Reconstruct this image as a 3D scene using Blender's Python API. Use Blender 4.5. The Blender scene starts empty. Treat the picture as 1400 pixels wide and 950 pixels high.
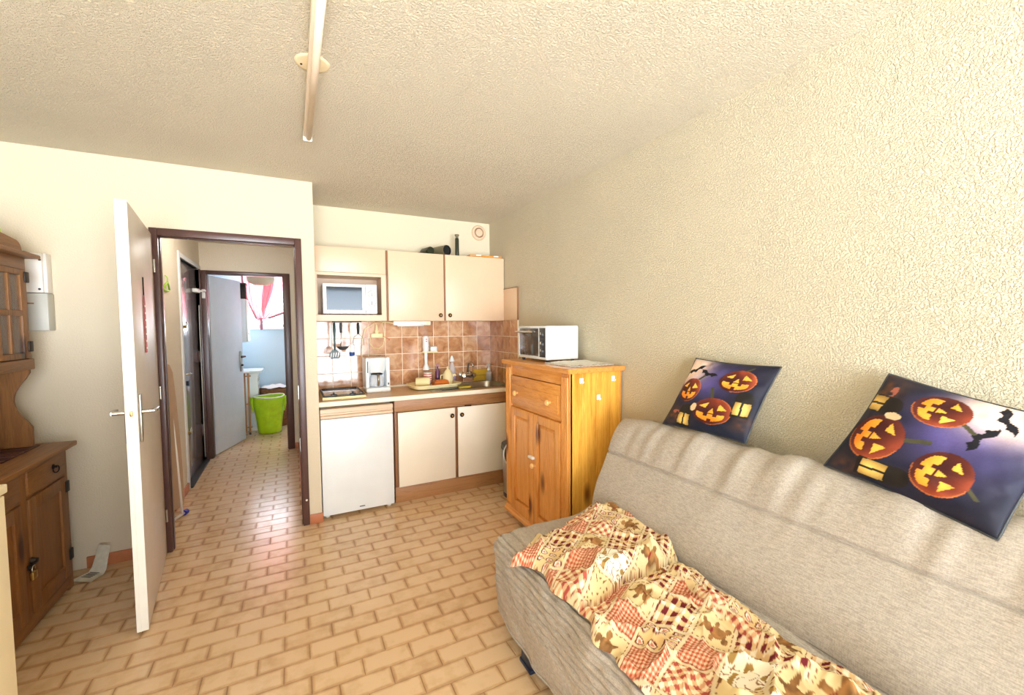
import bpy, bmesh, math, random
import numpy as np
from mathutils import Vector, Matrix, Euler
random.seed(7)
PI = math.pi
SC = bpy.context.scene
COL = SC.collection

# ------------------------------------------------------------------ camera
CAM_YAW, CAM_PITCH, CAM_ROLL, CAM_F, CAM_H = 27.2025, 2.944, -0.4286, 586.07, 1.46


def camera_axes():
    y, p, r = (math.radians(a) for a in (CAM_YAW, CAM_PITCH, CAM_ROLL))
    f = Vector((math.sin(y) * math.cos(p), math.cos(y) * math.cos(p), -math.sin(p)))
    ri = Vector((math.cos(y), -math.sin(y), 0))
    u = ri.cross(f)
    return ri * math.cos(r) + u * math.sin(r), u * math.cos(r) - ri * math.sin(r), f


CR, CU, CF = camera_axes()
cd = bpy.data.cameras.new('camera')
cam = bpy.data.objects.new('camera', cd)
COL.objects.link(cam)
cd.sensor_width = 36.0
cd.lens = CAM_F / 1400 * 36
cd.clip_start = 0.02
M = Matrix((CR, CU, -CF)).transposed().to_4x4()
M.translation = Vector((0, 0, CAM_H))
cam.matrix_world = M
SC.camera = cam

# ------------------------------------------------------------------ world, lights, exposure
W = bpy.data.worlds.new('daylight')
SC.world = W
W.use_nodes = True
wn = W.node_tree.nodes
wl = W.node_tree.links
tc = wn.new('ShaderNodeTexCoord')
sx = wn.new('ShaderNodeSeparateXYZ')
rp = wn.new('ShaderNodeValToRGB')
rp.color_ramp.elements[0].position = 0.44
rp.color_ramp.elements[0].color = (3.85, 4.2, 4.55, 1)
rp.color_ramp.elements[1].position = 0.56
rp.color_ramp.elements[1].color = (0.76, 0.92, 1.12, 1)
mr = wn.new('ShaderNodeMath')
mr.operation = 'MULTIPLY_ADD'
mr.inputs[1].default_value = 0.5
mr.inputs[2].default_value = 0.5
wl.new(tc.outputs['Generated'], sx.inputs[0])
wl.new(sx.outputs['Z'], mr.inputs[0])
wl.new(mr.outputs[0], rp.inputs[0])
wl.new(rp.outputs[0], wn['Background'].inputs['Color'])
wn['Background'].inputs['Strength'].default_value = 6.0


def area(name, loc, rot, sx_, sy_, power, color):
    l = bpy.data.lights.new(name, 'AREA')
    l.shape = 'RECTANGLE'
    l.size, l.size_y, l.energy, l.color = sx_, sy_, power, color
    o = bpy.data.objects.new(name, l)
    COL.objects.link(o)
    o.location, o.rotation_euler = loc, rot
    return o


area('balcony_daylight', (0.15, -2.72, 1.22), (PI / 2, 0, 0), 2.9, 2.15, 18, (0.90, 0.96, 1.0))
for nm_, lc_, rt_, a_, b_ in (('balcony_portal', (0.15, -2.79, 1.21), (PI / 2, 0, 0), 3.0, 2.2), ('bathroom_portal', (-0.1, 7.70, 1.90), (-PI / 2, 0, 0), 1.04, 0.88)):
    area(nm_, lc_, rt_, a_, b_, 1, (1, 1, 1)).data.cycles.is_portal = True
hl = bpy.data.lights.new('hall_fill_light', 'POINT')  # unseen fill light added to brighten the hall, no lamp modelled
hl.energy, hl.color, hl.shadow_soft_size = 9, (1.0, 0.97, 0.93), 0.12
hlo = bpy.data.objects.new('hall_fill_light', hl)
COL.objects.link(hlo)
hlo.location = (-0.42, 4.25, 2.24)
area('bathroom_daylight', (-0.1, 7.86, 1.95), (-PI / 2, 0, 0), 0.95, 0.85, 70, (0.84, 0.94, 1.0))
SC.view_settings.view_transform = 'Standard'
SC.view_settings.look = 'None'
SC.view_settings.gamma = 1
SC.view_settings.use_curve_mapping = False
SC.view_settings.exposure = 0.28
SC.cycles.max_bounces = 10
SC.cycles.diffuse_bounces = 7
SC.cycles.use_denoising = True
SC.cycles.sample_clamp_indirect = 6
SC.cycles.caustics_reflective = False
SC.cycles.caustics_refractive = False


# ------------------------------------------------------------------ materials
def S(r, g, b):
    f = lambda c: ((c / 255 + 0.055) / 1.055) ** 2.4 if c > 10.31 else c / 255 / 12.92
    return (f(r), f(g), f(b), 1)


def base_mat(name, rough=0.5, metal=0.0, spec=0.5):
    m = bpy.data.materials.new(name)
    m.use_nodes = True
    b = m.node_tree.nodes['Principled BSDF']
    b.inputs['Roughness'].default_value = rough
    b.inputs['Metallic'].default_value = metal
    b.inputs['Specular IOR Level'].default_value = spec
    return m, m.node_tree.nodes, m.node_tree.links, b


def coords(n, l, scale=(1, 1, 1), kind='Object'):
    t = n.new('ShaderNodeTexCoord')
    mp = n.new('ShaderNodeMapping')
    mp.inputs['Scale'].default_value = scale
    l.new(t.outputs[kind], mp.inputs[0])
    return mp.outputs[0]


def noise(n, l, vec, scale, detail=3, rough=0.5, dist=0.0):
    t = n.new('ShaderNodeTexNoise')
    t.inputs['Scale'].default_value = scale
    t.inputs['Detail'].default_value = detail
    t.inputs['Roughness'].default_value = rough
    t.inputs['Distortion'].default_value = dist
    l.new(vec, t.inputs['Vector'])
    return t.outputs['Fac']


def ramp(n, l, fac, stops):
    r = n.new('ShaderNodeValToRGB')
    e = r.color_ramp.elements
    while len(e) < len(stops):
        e.new(0.5)
    for k, (p, c) in enumerate(stops):
        e[k].position, e[k].color = p, c
    l.new(fac, r.inputs[0])
    return r.outputs[0]


def bump(n, l, b, height, strength, dist=0.01):
    u = n.new('ShaderNodeBump')
    u.inputs['Strength'].default_value = strength
    u.inputs['Distance'].default_value = dist
    l.new(height, u.inputs['Height'])
    l.new(u.outputs[0], b.inputs['Normal'])


def plain(name, c, rough=0.5, metal=0.0, var=0.06, scale=8, bmp=0.0, spec=0.5):
    m, n, l, b = base_mat(name, rough, metal, spec)
    v = coords(n, l)
    f = noise(n, l, v, scale, 3)
    d = tuple(x * (1 - var) for x in c[:3]) + (1,)
    u = tuple(min(1, x * (1 + var)) for x in c[:3]) + (1,)
    l.new(ramp(n, l, f, [(0.3, d), (0.7, u)]), b.inputs['Base Color'])
    if bmp:
        bump(n, l, b, noise(n, l, v, scale * 12, 2), bmp, 0.003)
    return m


def plaster(name, c, scale, strength, dist, var=0.05):
    m, n, l, b = base_mat(name, 0.9, 0, 0.2)
    v = coords(n, l)
    f = noise(n, l, v, 1.6, 4)
    d = tuple(x * (1 - var) for x in c[:3]) + (1,)
    l.new(ramp(n, l, f, [(0.35, d), (0.65, c)]), b.inputs['Base Color'])
    h1 = noise(n, l, v, scale, 3, 0.6, 0.4)
    r = ramp(n, l, h1, [(0.40, (0, 0, 0, 1)), (0.60, (1, 1, 1, 1))])
    bump(n, l, b, r, strength, dist)
    return m


def wood(name, light, dark, grain='Z', rough=0.45, rings=5.0, knots=None):
    m, n, l, b = base_mat(name, rough)
    sc = {'X': (0.9, 12, 12), 'Y': (12, 0.9, 12), 'Z': (12, 12, 0.9)}[grain]
    v = coords(n, l, sc)
    f1 = noise(n, l, v, rings * 0.35, 4, 0.55, 1.2)
    f2 = noise(n, l, v, rings * 5, 2)
    mx = n.new('ShaderNodeMath')
    mx.operation = 'MULTIPLY_ADD'
    mx.inputs[1].default_value = 0.25
    l.new(f2, mx.inputs[0])
    l.new(f1, mx.inputs[2])
    col = ramp(n, l, mx.outputs[0], [(0.42, dark), (0.60, light), (0.70, tuple(0.5 * (a + c) for a, c in zip(light, dark))), (0.82, light)])
    if knots:
        ks = {'X': (2, 5, 5), 'Y': (5, 2, 5), 'Z': (5, 5, 2)}[grain]
        vv = n.new('ShaderNodeTexVoronoi')
        vv.inputs['Scale'].default_value = 1.0
        l.new(coords(n, l, ks), vv.inputs['Vector'])
        k = ramp(n, l, vv.outputs['Distance'], [(0.09, (1, 1, 1, 1)), (0.20, (0, 0, 0, 1))])
        mix = n.new('ShaderNodeMix')
        mix.data_type = 'RGBA'
        l.new(k, mix.inputs['Factor'])
        l.new(col, mix.inputs['A'])
        mix.inputs['B'].default_value = knots
        col = mix.outputs['Result']
    l.new(col, b.inputs['Base Color'])
    bump(n, l, b, f2, 0.06, 0.002)
    return m


def fabric(name, c1, c2, fine=260, rough=0.95):
    m, n, l, b = base_mat(name, rough, 0, 0.15)
    f = noise(n, l, coords(n, l, (1, 0.09, 1)), fine, 3, 0.7)
    g = noise(n, l, coords(n, l, (1, 1, 0.2)), fine * 0.7, 2, 0.6)
    a = n.new('ShaderNodeMath')
    a.operation = 'MULTIPLY_ADD'
    a.inputs[1].default_value = 0.5
    l.new(g, a.inputs[0])
    l.new(f, a.inputs[2])
    l.new(ramp(n, l, a.outputs[0], [(0.60, c2), (0.90, c1)]), b.inputs['Base Color'])
    bump(n, l, b, a.outputs[0], 0.25, 0.002)
    return m


def sheer(name, c):
    m, n, l, b = base_mat(name, 0.9, 0, 0.1)
    f = noise(n, l, coords(n, l), 30, 3)
    col = ramp(n, l, f, [(0.3, tuple(x * .9 for x in c[:3]) + (1,)), (0.7, c)])
    l.new(col, b.inputs['Base Color'])
    t = n.new('ShaderNodeBsdfTranslucent')
    l.new(col, t.inputs['Color'])
    x = n.new('ShaderNodeMixShader')
    x.inputs[0].default_value = 0.4
    l.new(b.outputs[0], x.inputs[1])
    l.new(t.outputs[0], x.inputs[2])
    l.new(x.outputs[0], n['Material Output'].inputs['Surface'])
    return m


def floor_tile_mat():
    m, n, l, b = base_mat('floor_tile_glaze', 0.22, 0, 0.55)
    t = n.new('ShaderNodeTexCoord')
    s = n.new('ShaderNodeSeparateXYZ')
    l.new(t.outputs['UV'], s.inputs[0])

    def mt(op, a, bb=None):
        q = n.new('ShaderNodeMath')
        q.operation = op
        for k, x in enumerate((a, bb)):
            if x is None:
                continue
            if isinstance(x, (int, float)):
                q.inputs[k].default_value = x
            else:
                l.new(x, q.inputs[k])
        return q.outputs[0]
    eu = mt('MULTIPLY', mt('MINIMUM', s.outputs[0], mt('SUBTRACT', 1.0, s.outputs[0])), 2.0)
    ev = mt('MINIMUM', s.outputs[1], mt('SUBTRACT', 1.0, s.outputs[1]))
    ed = mt('MINIMUM', eu, ev)
    g = n.new('ShaderNodeNewGeometry')
    nz = noise(n, l, g.outputs['Position'], 14, 4, 0.6)
    nb = noise(n, l, g.outputs['Position'], 3.0, 2, 0.5)
    oi = n.new('ShaderNodeObjectInfo')
    f = mt('ADD', mt('MULTIPLY', mt('MINIMUM', ed, 0.16), 2.6), mt('MULTIPLY', nz, 0.65))
    f = mt('ADD', f, mt('MULTIPLY', nb, 0.30))
    f = mt('ADD', f, mt('MULTIPLY', oi.outputs['Random'], 0.16))
    l.new(ramp(n, l, f, [(0.44, S(164, 126, 88)), (0.72, S(196, 159, 116)), (1.0, S(220, 189, 150))]), b.inputs['Base Color'])
    bump(n, l, b, nz, 0.05, 0.003)
    return m


def wall_tile_mat():
    m, n, l, b = base_mat('wall_tile_glaze', 0.10, 0, 0.6)
    g = n.new('ShaderNodeNewGeometry')
    oi = n.new('ShaderNodeObjectInfo')
    av = n.new('ShaderNodeVectorMath')
    av.operation = 'ADD'
    cx = n.new('ShaderNodeCombineXYZ')
    ml = n.new('ShaderNodeMath')
    ml.operation = 'MULTIPLY'
    ml.inputs[1].default_value = 40
    l.new(oi.outputs['Random'], ml.inputs[0])
    l.new(ml.outputs[0], cx.inputs[0])
    l.new(g.outputs['Position'], av.inputs[0])
    l.new(cx.outputs[0], av.inputs[1])
    f = noise(n, l, av.outputs[0], 11, 5, 0.6, 0.8)
    ad = n.new('ShaderNodeMath')
    ad.operation = 'MULTIPLY_ADD'
    ad.inputs[1].default_value = 0.16
    l.new(oi.outputs['Random'], ad.inputs[0])
    l.new(f, ad.inputs[2])
    l.new(ramp(n, l, ad.outputs[0], [(0.36, S(158, 104, 66)), (0.56, S(190, 140, 100)), (0.76, S(216, 178, 142))]), b.inputs['Base Color'])
    return m


def paint_mat(name, rough=0.85, spec=0.2, bmp=0.15, scale=500):
    m, n, l, b = base_mat(name, rough, 0, spec)
    a = n.new('ShaderNodeVertexColor')
    a.layer_name = 'print'
    l.new(a.outputs['Color'], b.inputs['Base Color'])
    bump(n, l, b, noise(n, l, coords(n, l), scale, 2), bmp, 0.001)
    return m


def glass_mat(name, tint=(1, 1, 1, 1), alpha=0.2, rough=0.03):
    m, n, l, b = base_mat(name, rough)
    b.inputs['Base Color'].default_value = tint
    b.inputs['Alpha'].default_value = alpha
    f = noise(n, l, coords(n, l), 6, 2)
    l.new(ramp(n, l, f, [(0, (rough,) * 3 + (1,)), (1, (rough * 1.5,) * 3 + (1,))]), b.inputs['Roughness'])
    return m


MT = dict(
    ceil=plaster('ceiling_crepi', S(248, 239, 216), 120, 0.9, 0.009),
    wallr=plaster('right_wall_crepi', S(235, 225, 198), 150, 0.9, 0.007),
    wallp=plaster('partition_plaster', S(222, 209, 184), 110, 0.30, 0.004, 0.03),
    wallk=plaster('kitchen_plaster', S(220, 210, 184), 120, 0.12, 0.003, 0.02),
    hallw=plaster('hall_plaster', S(226, 214, 192), 95, 0.5, 0.006),
    hallwhite=plaster('hall_white', S(222, 222, 222), 110, 0.15, 0.003),
    bathw=plaster('bathroom_wall', S(214, 236, 246), 120, 0.1, 0.003),
    grout=plain('floor_grout', S(150, 110, 74), 0.9),
    wgrout=plain('wall_grout', S(250, 238, 220), 0.8),
    ftile=floor_tile_mat(), wtile=wall_tile_mat(),
    terra=plain('terracotta_skirting', S(190, 118, 78), 0.45, 0, 0.12, 9),
    brown=plain('brown_gloss_paint', S(84, 56, 50), 0.32, 0, 0.10, 6),
    doorw=plain('door_white_edge', S(240, 236, 224), 0.5, 0, 0.04),
    doorg=plain('door_grey_face', S(206, 196, 184), 0.42, 0, 0.03),
    bathdoor=plain('bath_door_paint', S(204, 209, 214), 0.75, 0, 0.03),
    frontdoor=plain('front_door_gloss', S(128, 114, 112), 0.16, 0, 0.05, 5, 0, 0.7),
    chrome=plain('chrome', S(205, 205, 200), 0.18, 1.0, 0.03),
    steel=plain('stainless_steel', S(178, 172, 160), 0.28, 1.0, 0.05, 20),
    brass=plain('brass', S(196, 160, 90), 0.3, 1.0, 0.05),
    black=plain('black_plastic', S(22, 24, 28), 0.4),
    darkgrey=plain('dark_grey_plastic', S(58, 62, 66), 0.45),
    green_black=plain('green_black_plastic', S(30, 58, 56), 0.4),
    iron=plain('dark_iron', S(48, 36, 28), 0.5, 0.6),
    white=plain('white_enamel', S(236, 241, 243), 0.3, 0, 0.02),
    whitep=plain('white_plastic', S(238, 234, 224), 0.42, 0, 0.03),
    cream=plain('cream_laminate', S(220, 193, 163), 0.38, 0, 0.02, 4),
    creamd=plain('cream_door_base', S(243, 233, 214), 0.4, 0, 0.02, 4),
    creamy=plain('cream_plastic', S(240, 224, 172), 0.45, 0, 0.04),
    wtop=plain('worktop_beige', S(214, 178, 134), 0.35, 0, 0.08, 22),
    wedge=plain('worktop_edge', S(246, 236, 214), 0.45, 0, 0.03),
    oak=wood('oak_laminate', S(176, 128, 84), S(146, 100, 62), 'X', 0.45),
    oakdark=wood('oak_strip', S(150, 102, 66), S(118, 78, 50), 'Z', 0.5),
    pine=wood('orange_pine', S(224, 158, 80), S(190, 116, 46), 'Z', 0.26, 5, S(110, 54, 18)),
    pineb=wood('side_board_pine', S(240, 182, 78), S(208, 134, 44), 'Z', 0.24, 3.2, S(104, 48, 14)),
    pinex=wood('orange_pine_cross', S(224, 158, 80), S(190, 116, 46), 'Y', 0.26, 5),
    knobw=plain('pale_wood_knob', S(236, 186, 116), 0.3),
    old=wood('waxed_old_pine', S(146, 98, 50), S(108, 66, 30), 'Z', 0.5, 4, S(70, 38, 16)),
    oldy=wood('waxed_old_pine_cross', S(150, 102, 54), S(112, 70, 34), 'Y', 0.5, 4),
    rackw=wood('rack_wood', S(190, 134, 84), S(150, 96, 54), 'Z', 0.5),
    sofa=fabric('grey_melange', S(190, 182, 171), S(158, 149, 139), 420),
    cotton=plain('white_cotton', S(240, 236, 230), 0.95, 0, 0.03),
    boardc=plain('ironing_cover', S(176, 148, 122), 0.9, 0, 0.06, 10),
    blue=plain('blue_plastic', S(30, 40, 150), 0.4),
    bluebr=plain('blue_bristle', S(30, 70, 140), 0.7),
    lime=plain('lime_bag', S(176, 214, 20), 0.35, 0, 0.10, 14, 0.4),
    limeh=plain('lime_hanger', S(166, 206, 50), 0.4),
    pink=sheer('pink_curtain', S(232, 158, 164)),
    pinkd=plain('mauve_curtain_hem', S(168, 120, 128), 0.9, 0, 0.08, 8),
    shade=plain('lamp_shade', S(214, 196, 166), 0.8, 0, 0.05),
    wicker=plain('brown_wicker', S(136, 86, 50), 0.8, 0, 0.25, 40, 0.5),
    red=plain('red_ribbon', S(160, 82, 80), 0.7, 0, 0.3, 60),
    glass=glass_mat('clear_glass', (0.95, 0.97, 1, 1), 0.18),
    dglass=plain('dark_oven_glass', S(70, 64, 58), 0.06, 0, 0.05, 5, 0, 0.9),
    mglass=plain('microwave_glass', S(34, 52, 70), 0.05, 0, 0.05, 5, 0, 0.45),
    hobglass=plain('hob_lid_glass', S(205, 218, 232), 0.06, 0.7, 0.05, 14),
    hutchglass=glass_mat('hutch_glass', (0.9, 0.9, 0.88, 1), 0.12),
    amber=plain('amber_plastic', S(196, 104, 34), 0.25),
    purple=plain('purple_liquid', S(168, 110, 180), 0.25),
    darkpurple=plain('dark_purple', S(96, 52, 84), 0.3),
    yellow=plain('yellow_sponge', S(206, 166, 50), 0.9, 0, 0.1, 30, 0.3),
    olive=plain('olive_scourer', S(120, 116, 40), 0.95, 0, 0.1, 30, 0.3),
    clear=glass_mat('clear_plastic', (0.92, 0.92, 0.95, 1), 0.35, 0.12),
    bottle=plain('dark_green_bottle', S(44, 48, 34), 0.2),
    tubeo=plain('olive_tube', S(110, 102, 78), 0.5),
    silver=plain('silver_bin', S(170, 168, 166), 0.3, 0.7, 0.03),
    navy=plain('navy_plastic', S(24, 34, 56), 0.35),
    fixture=plain('ceiling_fixture', S(232, 218, 198), 0.4, 0, 0.03),
    rose=plain('ceiling_rose', S(238, 224, 188), 0.5, 0, 0.08, 20),
    panelw=plain('meter_white', S(232, 226, 218), 0.45, 0, 0.03),
    panelg=plain('meter_grey', S(192, 190, 180), 0.45, 0, 0.03),
    paper=plain('newsprint', S(232, 226, 208), 0.9, 0, 0.08, 40),
    mat_red=plain('dark_red_placemat', S(76, 34, 30), 0.6, 0, 0.3, 30),
    lace=plain('white_lace', S(240, 236, 226), 0.95, 0, 0.08, 60, 0.6),
    stripe=plain('red_print', S(206, 90, 90), 0.5),
    orangecable=plain('orange_flex', S(228, 150, 110), 0.5),
    wardrobe=plain('wardrobe_cream', S(244, 232, 196), 0.5, 0, 0.03),
    outside=plain('terrace_white', S(230, 226, 216), 0.9),
    cushion=paint_mat('cushion_print', 0.6, 0.3, 0.1), quilt=paint_mat('quilt_print', 0.9, 0.15, 0.2),
)


# ------------------------------------------------------------------ mesh helpers
def BM():
    return bmesh.new()


def box(bm, a, b, bev=0.0, seg=2, m=None):
    a, b = Vector(a), Vector(b)
    r = bmesh.ops.create_cube(bm, size=1.0)
    vs = r['verts']
    for v in vs:
        v.co = Vector(((a[i] + b[i]) / 2 + v.co[i] * (b[i] - a[i]) for i in range(3)))
    if bev > 0:
        es = list({e for v in vs for e in v.link_edges})
        g = bmesh.ops.bevel(bm, geom=es, offset=bev, segments=seg, affect='EDGES', profile=0.5)
        vs = list({v for f in g['faces'] for v in f.verts} | {v for v in vs if v.is_valid})
    if m is not None:
        bmesh.ops.transform(bm, matrix=m, verts=vs)
    return vs


def cyl(bm, p0, p1, r0, r1=None, seg=20, caps=True):
    p0, p1 = Vector(p0), Vector(p1)
    d = p1 - p0
    r = bmesh.ops.create_cone(bm, cap_ends=caps, segments=seg, radius1=r0, radius2=r0 if r1 is None else r1, depth=d.length)
    q = Vector((0, 0, 1)).rotation_difference(d.normalized()).to_matrix().to_4x4()
    q.translation = (p0 + p1) / 2
    bmesh.ops.transform(bm, matrix=q, verts=r['verts'])


def lathe(bm, prof, c=(0, 0, 0), seg=24, axis=None):
    """profile of (radius, height) turned round +Z at c, or round an axis direction"""
    rings = []
    q = Matrix.Identity(3) if axis is None else Vector((0, 0, 1)).rotation_difference(Vector(axis).normalized()).to_matrix()
    c = Vector(c)
    for r, z in prof:
        if r < 1e-5:
            rings.append([bm.verts.new(c + q @ Vector((0, 0, z)))])
        else:
            rings.append([bm.verts.new(c + q @ Vector((r * math.cos(2 * PI * k / seg), r * math.sin(2 * PI * k / seg), z))) for k in range(seg)])
    for a, b in zip(rings, rings[1:]):
        for k in range(seg):
            k2 = (k + 1) % seg
            if len(a) == 1 and len(b) == 1:
                break
            if len(a) == 1:
                bm.faces.new((a[0], b[k], b[k2]))
            elif len(b) == 1:
                bm.faces.new((a[k], a[k2], b[0]))
            else:
                bm.faces.new((a[k], a[k2], b[k2], b[k]))


def tube(bm, pts, r, seg=8, closed=False):
    pts = [Vector(p) for p in pts]
    n = len(pts)
    rings = []
    up = None
    for i, p in enumerate(pts):
        if closed:
            d = (pts[(i + 1) % n] - pts[i - 1])
        else:
            d = pts[min(i + 1, n - 1)] - pts[max(i - 1, 0)]
        d.normalize()
        if up is None:
            up = Vector((0, 0, 1)) if abs(d.z) < 0.9 else Vector((1, 0, 0))
        s = d.cross(up)
        if s.length < 1e-4:
            s = d.cross(Vector((1, 0.2, 0)))
        s.normalize()
        up = s.cross(d).normalized()
        rr = r[i] if isinstance(r, (list, tuple)) else r
        rings.append([bm.verts.new(p + s * rr * math.cos(2 * PI * k / seg) + up * rr * math.sin(2 * PI * k / seg)) for k in range(seg)])
    prs = list(zip(rings, rings[1:])) + ([(rings[-1], rings[0])] if closed else [])
    for a, b in prs:
        for k in range(seg):
            bm.faces.new((a[k], a[(k + 1) % seg], b[(k + 1) % seg], b[k]))
    if not closed:
        bm.faces.new(rings[0][::-1])
        bm.faces.new(rings[-1])


def prism(bm, poly, lo, hi, axis='Y', bev=0.0):
    """polygon in the plane across axis, extruded lo..hi along it"""
    def P(a, b, h):
        return {'Y': (a, h, b), 'X': (h, a, b), 'Z': (a, b, h)}[axis]
    A = [bm.verts.new(P(a, b, lo)) for a, b in poly]
    B = [bm.verts.new(P(a, b, hi)) for a, b in poly]
    n = len(poly)
    fs = [bm.faces.new(A[::-1]), bm.faces.new(B)]
    for k in range(n):
        fs.append(bm.faces.new((A[k], A[(k + 1) % n], B[(k + 1) % n], B[k])))
    if bev:
        bmesh.ops.bevel(bm, geom=list({e for f in fs[:2] for e in f.edges}), offset=bev, segments=2, affect='EDGES')


def grid(bm, P, flip=False):
    """P: list of rows of points -> quad sheet"""
    V = [[bm.verts.new(p) for p in row] for row in P]
    for i in range(len(V) - 1):
        for j in range(len(V[0]) - 1):
            q = (V[i][j], V[i + 1][j], V[i + 1][j + 1], V[i][j + 1])
            bm.faces.new(q[::-1] if flip else q)
    return V


def obj(name, bm, mat, parent=None, smooth=False, label=None, fix=True):
    if fix:
        bmesh.ops.recalc_face_normals(bm, faces=bm.faces)
    me = bpy.data.meshes.new(name)
    bm.to_mesh(me)
    bm.free()
    me.materials.append(MT[mat])
    if smooth:
        me.polygons.foreach_set('use_smooth', [True] * len(me.polygons))
        if smooth != 'all':
            try:
                me.set_sharp_from_angle(angle=math.radians(40))
            except Exception:
                pass
    o = bpy.data.objects.new(name, me)
    COL.objects.link(o)
    if parent is not None:
        o.parent = parent
    if label:
        o['label'] = label
    return o


def tag(o, label, cat, group=None):
    o['label'], o['category'] = label, cat
    if group:
        o['group'] = group
    return o


def thing(name, label, cat, loc=(0, 0, 0), rz=0.0, group=None):
    o = bpy.data.objects.new(name, None)
    COL.objects.link(o)
    o.empty_display_size = 0.1
    o.location, o.rotation_euler = loc, (0, 0, rz)
    return tag(o, label, cat, group)


def struct(name, bm, mat, smooth=False):
    o = obj(name, bm, mat, None, smooth)
    o['kind'] = 'structure'
    return o


def bpart(name, mat, parent, a, b, bev=0.003, label=None):
    bm = BM()
    box(bm, a, b, bev)
    return obj(name, bm, mat, parent, True if bev else False, label)


def cpart(name, mat, parent, p0, p1, r0, r1=None, seg=20, label=None):
    bm = BM()
    cyl(bm, p0, p1, r0, r1, seg)
    return obj(name, bm, mat, parent, True, label)


def lpart(name, mat, parent, prof, c=(0, 0, 0), seg=24, axis=None, label=None):
    bm = BM()
    lathe(bm, prof, c, seg, axis)
    return obj(name, bm, mat, parent, True, label)


def tpart(name, mat, parent, pts, r, seg=8, closed=False, label=None):
    bm = BM()
    tube(bm, pts, r, seg, closed)
    return obj(name, bm, mat, parent, 'all', label)


_lat = {}


def vnoise(x, y, seed=0):
    """smooth value noise in -1..1"""
    if seed not in _lat:
        _lat[seed] = np.random.RandomState(seed).rand(64, 64) * 2 - 1
    L = _lat[seed]
    x, y = np.asarray(x, float), np.asarray(y, float)
    xi, yi = np.floor(x).astype(int), np.floor(y).astype(int)
    fx, fy = x - xi, y - yi
    fx, fy = fx * fx * (3 - 2 * fx), fy * fy * (3 - 2 * fy)
    g = lambda a, b: L[a % 64, b % 64]
    return (g(xi, yi) * (1 - fx) + g(xi + 1, yi) * fx) * (1 - fy) + (g(xi, yi + 1) * (1 - fx) + g(xi + 1, yi + 1) * fx) * fy


def sheet(name, X, Y, Z, mat, parent, colors=None, label=None, flip=False):
    """numpy grid -> smooth mesh, with an optional printed colour per vertex (sRGB 0..255)"""
    n, m = X.shape
    co = np.stack([X, Y, Z], -1).reshape(-1, 3)
    idx = np.arange(n * m).reshape(n, m)
    q = np.stack([idx[:-1, :-1], idx[1:, :-1], idx[1:, 1:], idx[:-1, 1:]], -1).reshape(-1, 4)
    if flip:
        q = q[:, ::-1]
    me = bpy.data.meshes.new(name)
    me.from_pydata(co.tolist(), [], q.tolist())
    me.polygons.foreach_set('use_smooth', [True] * len(me.polygons))
    me.materials.append(MT[mat])
    if colors is not None:
        c = np.clip(np.asarray(colors, float).reshape(-1, 3) / 255, 0, 1)
        c = np.where(c > 0.04045, ((c + 0.055) / 1.055) ** 2.4, c / 12.92)
        at = me.color_attributes.new('print', 'FLOAT_COLOR', 'POINT')
        at.data.foreach_set('color', np.concatenate([c, np.ones((len(c), 1))], 1).astype(np.float32).ravel())
    me.update()
    o = bpy.data.objects.new(name, me)
    COL.objects.link(o)
    if parent is not None:
        o.parent = parent
    if label:
        o['label'] = label
    return o


# ================================================================== structure
XL, XR, YR, YP, YK, ZC = -1.52, 1.842, -2.80, 3.455, 4.075, 2.5
HX0, HX1, HY1, HZ = -0.87, 0.045, 5.74, 2.39
BX0, BX1, BY0, BY1 = -1.05, 0.75, 5.84, 7.62

# ---- floor: grout bed with every tile on it
bm = BM()
box(bm, (XL - .1, YR - .1, -0.08), (XR + .1, YK + .1, -0.003))
box(bm, (BX0 - .1, YK + .1, -0.08), (BX1 + .1, BY1 + .1, -0.003))
floor = struct('floor', bm, 'grout')
TP, TR = 0.2030, 0.1025
X0T, Y0T = 0.031, 1.8225


def tile_bm(bm, x0, y0, x1, y1, full):
    g, bv = 0.0022, 0.0022
    x0, x1, y0, y1 = x0 + g / 2, x1 - g / 2, y0 + g / 2, y1 - g / 2
    uvl = bm.loops.layers.uv.verify()
    A = [bm.verts.new(p) for p in ((x0, y0, -.004), (x1, y0, -.004), (x1, y1, -.004), (x0, y1, -.004))]
    Bq = [bm.verts.new(p) for p in ((x0, y0, -.0016), (x1, y0, -.0016), (x1, y1, -.0016), (x0, y1, -.0016))]
    T = [bm.verts.new(p) for p in ((x0 + bv, y0 + bv, 0), (x1 - bv, y0 + bv, 0), (x1 - bv, y1 - bv, 0), (x0 + bv, y1 - bv, 0))]
    fs = [bm.faces.new(T)]
    for k in range(4):
        fs.append(bm.faces.new((A[k], A[(k + 1) % 4], Bq[(k + 1) % 4], Bq[k])))
        fs.append(bm.faces.new((Bq[k], Bq[(k + 1) % 4], T[(k + 1) % 4], T[k])))
    fx, fy, fX, fY = full
    for f in fs:
        for lp in f.loops:
            lp[uvl].uv = ((lp.vert.co.x - fx) / (fX - fx), (lp.vert.co.y - fy) / (fY - fy))


def screen(x, y, z):
    d = Vector((x, y, z - CAM_H))
    w = d.dot(CF)
    if w < 0.1:
        return None
    return 700 + CAM_F * d.dot(CR) / w, 475 - CAM_F * d.dot(CU) / w, w


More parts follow.
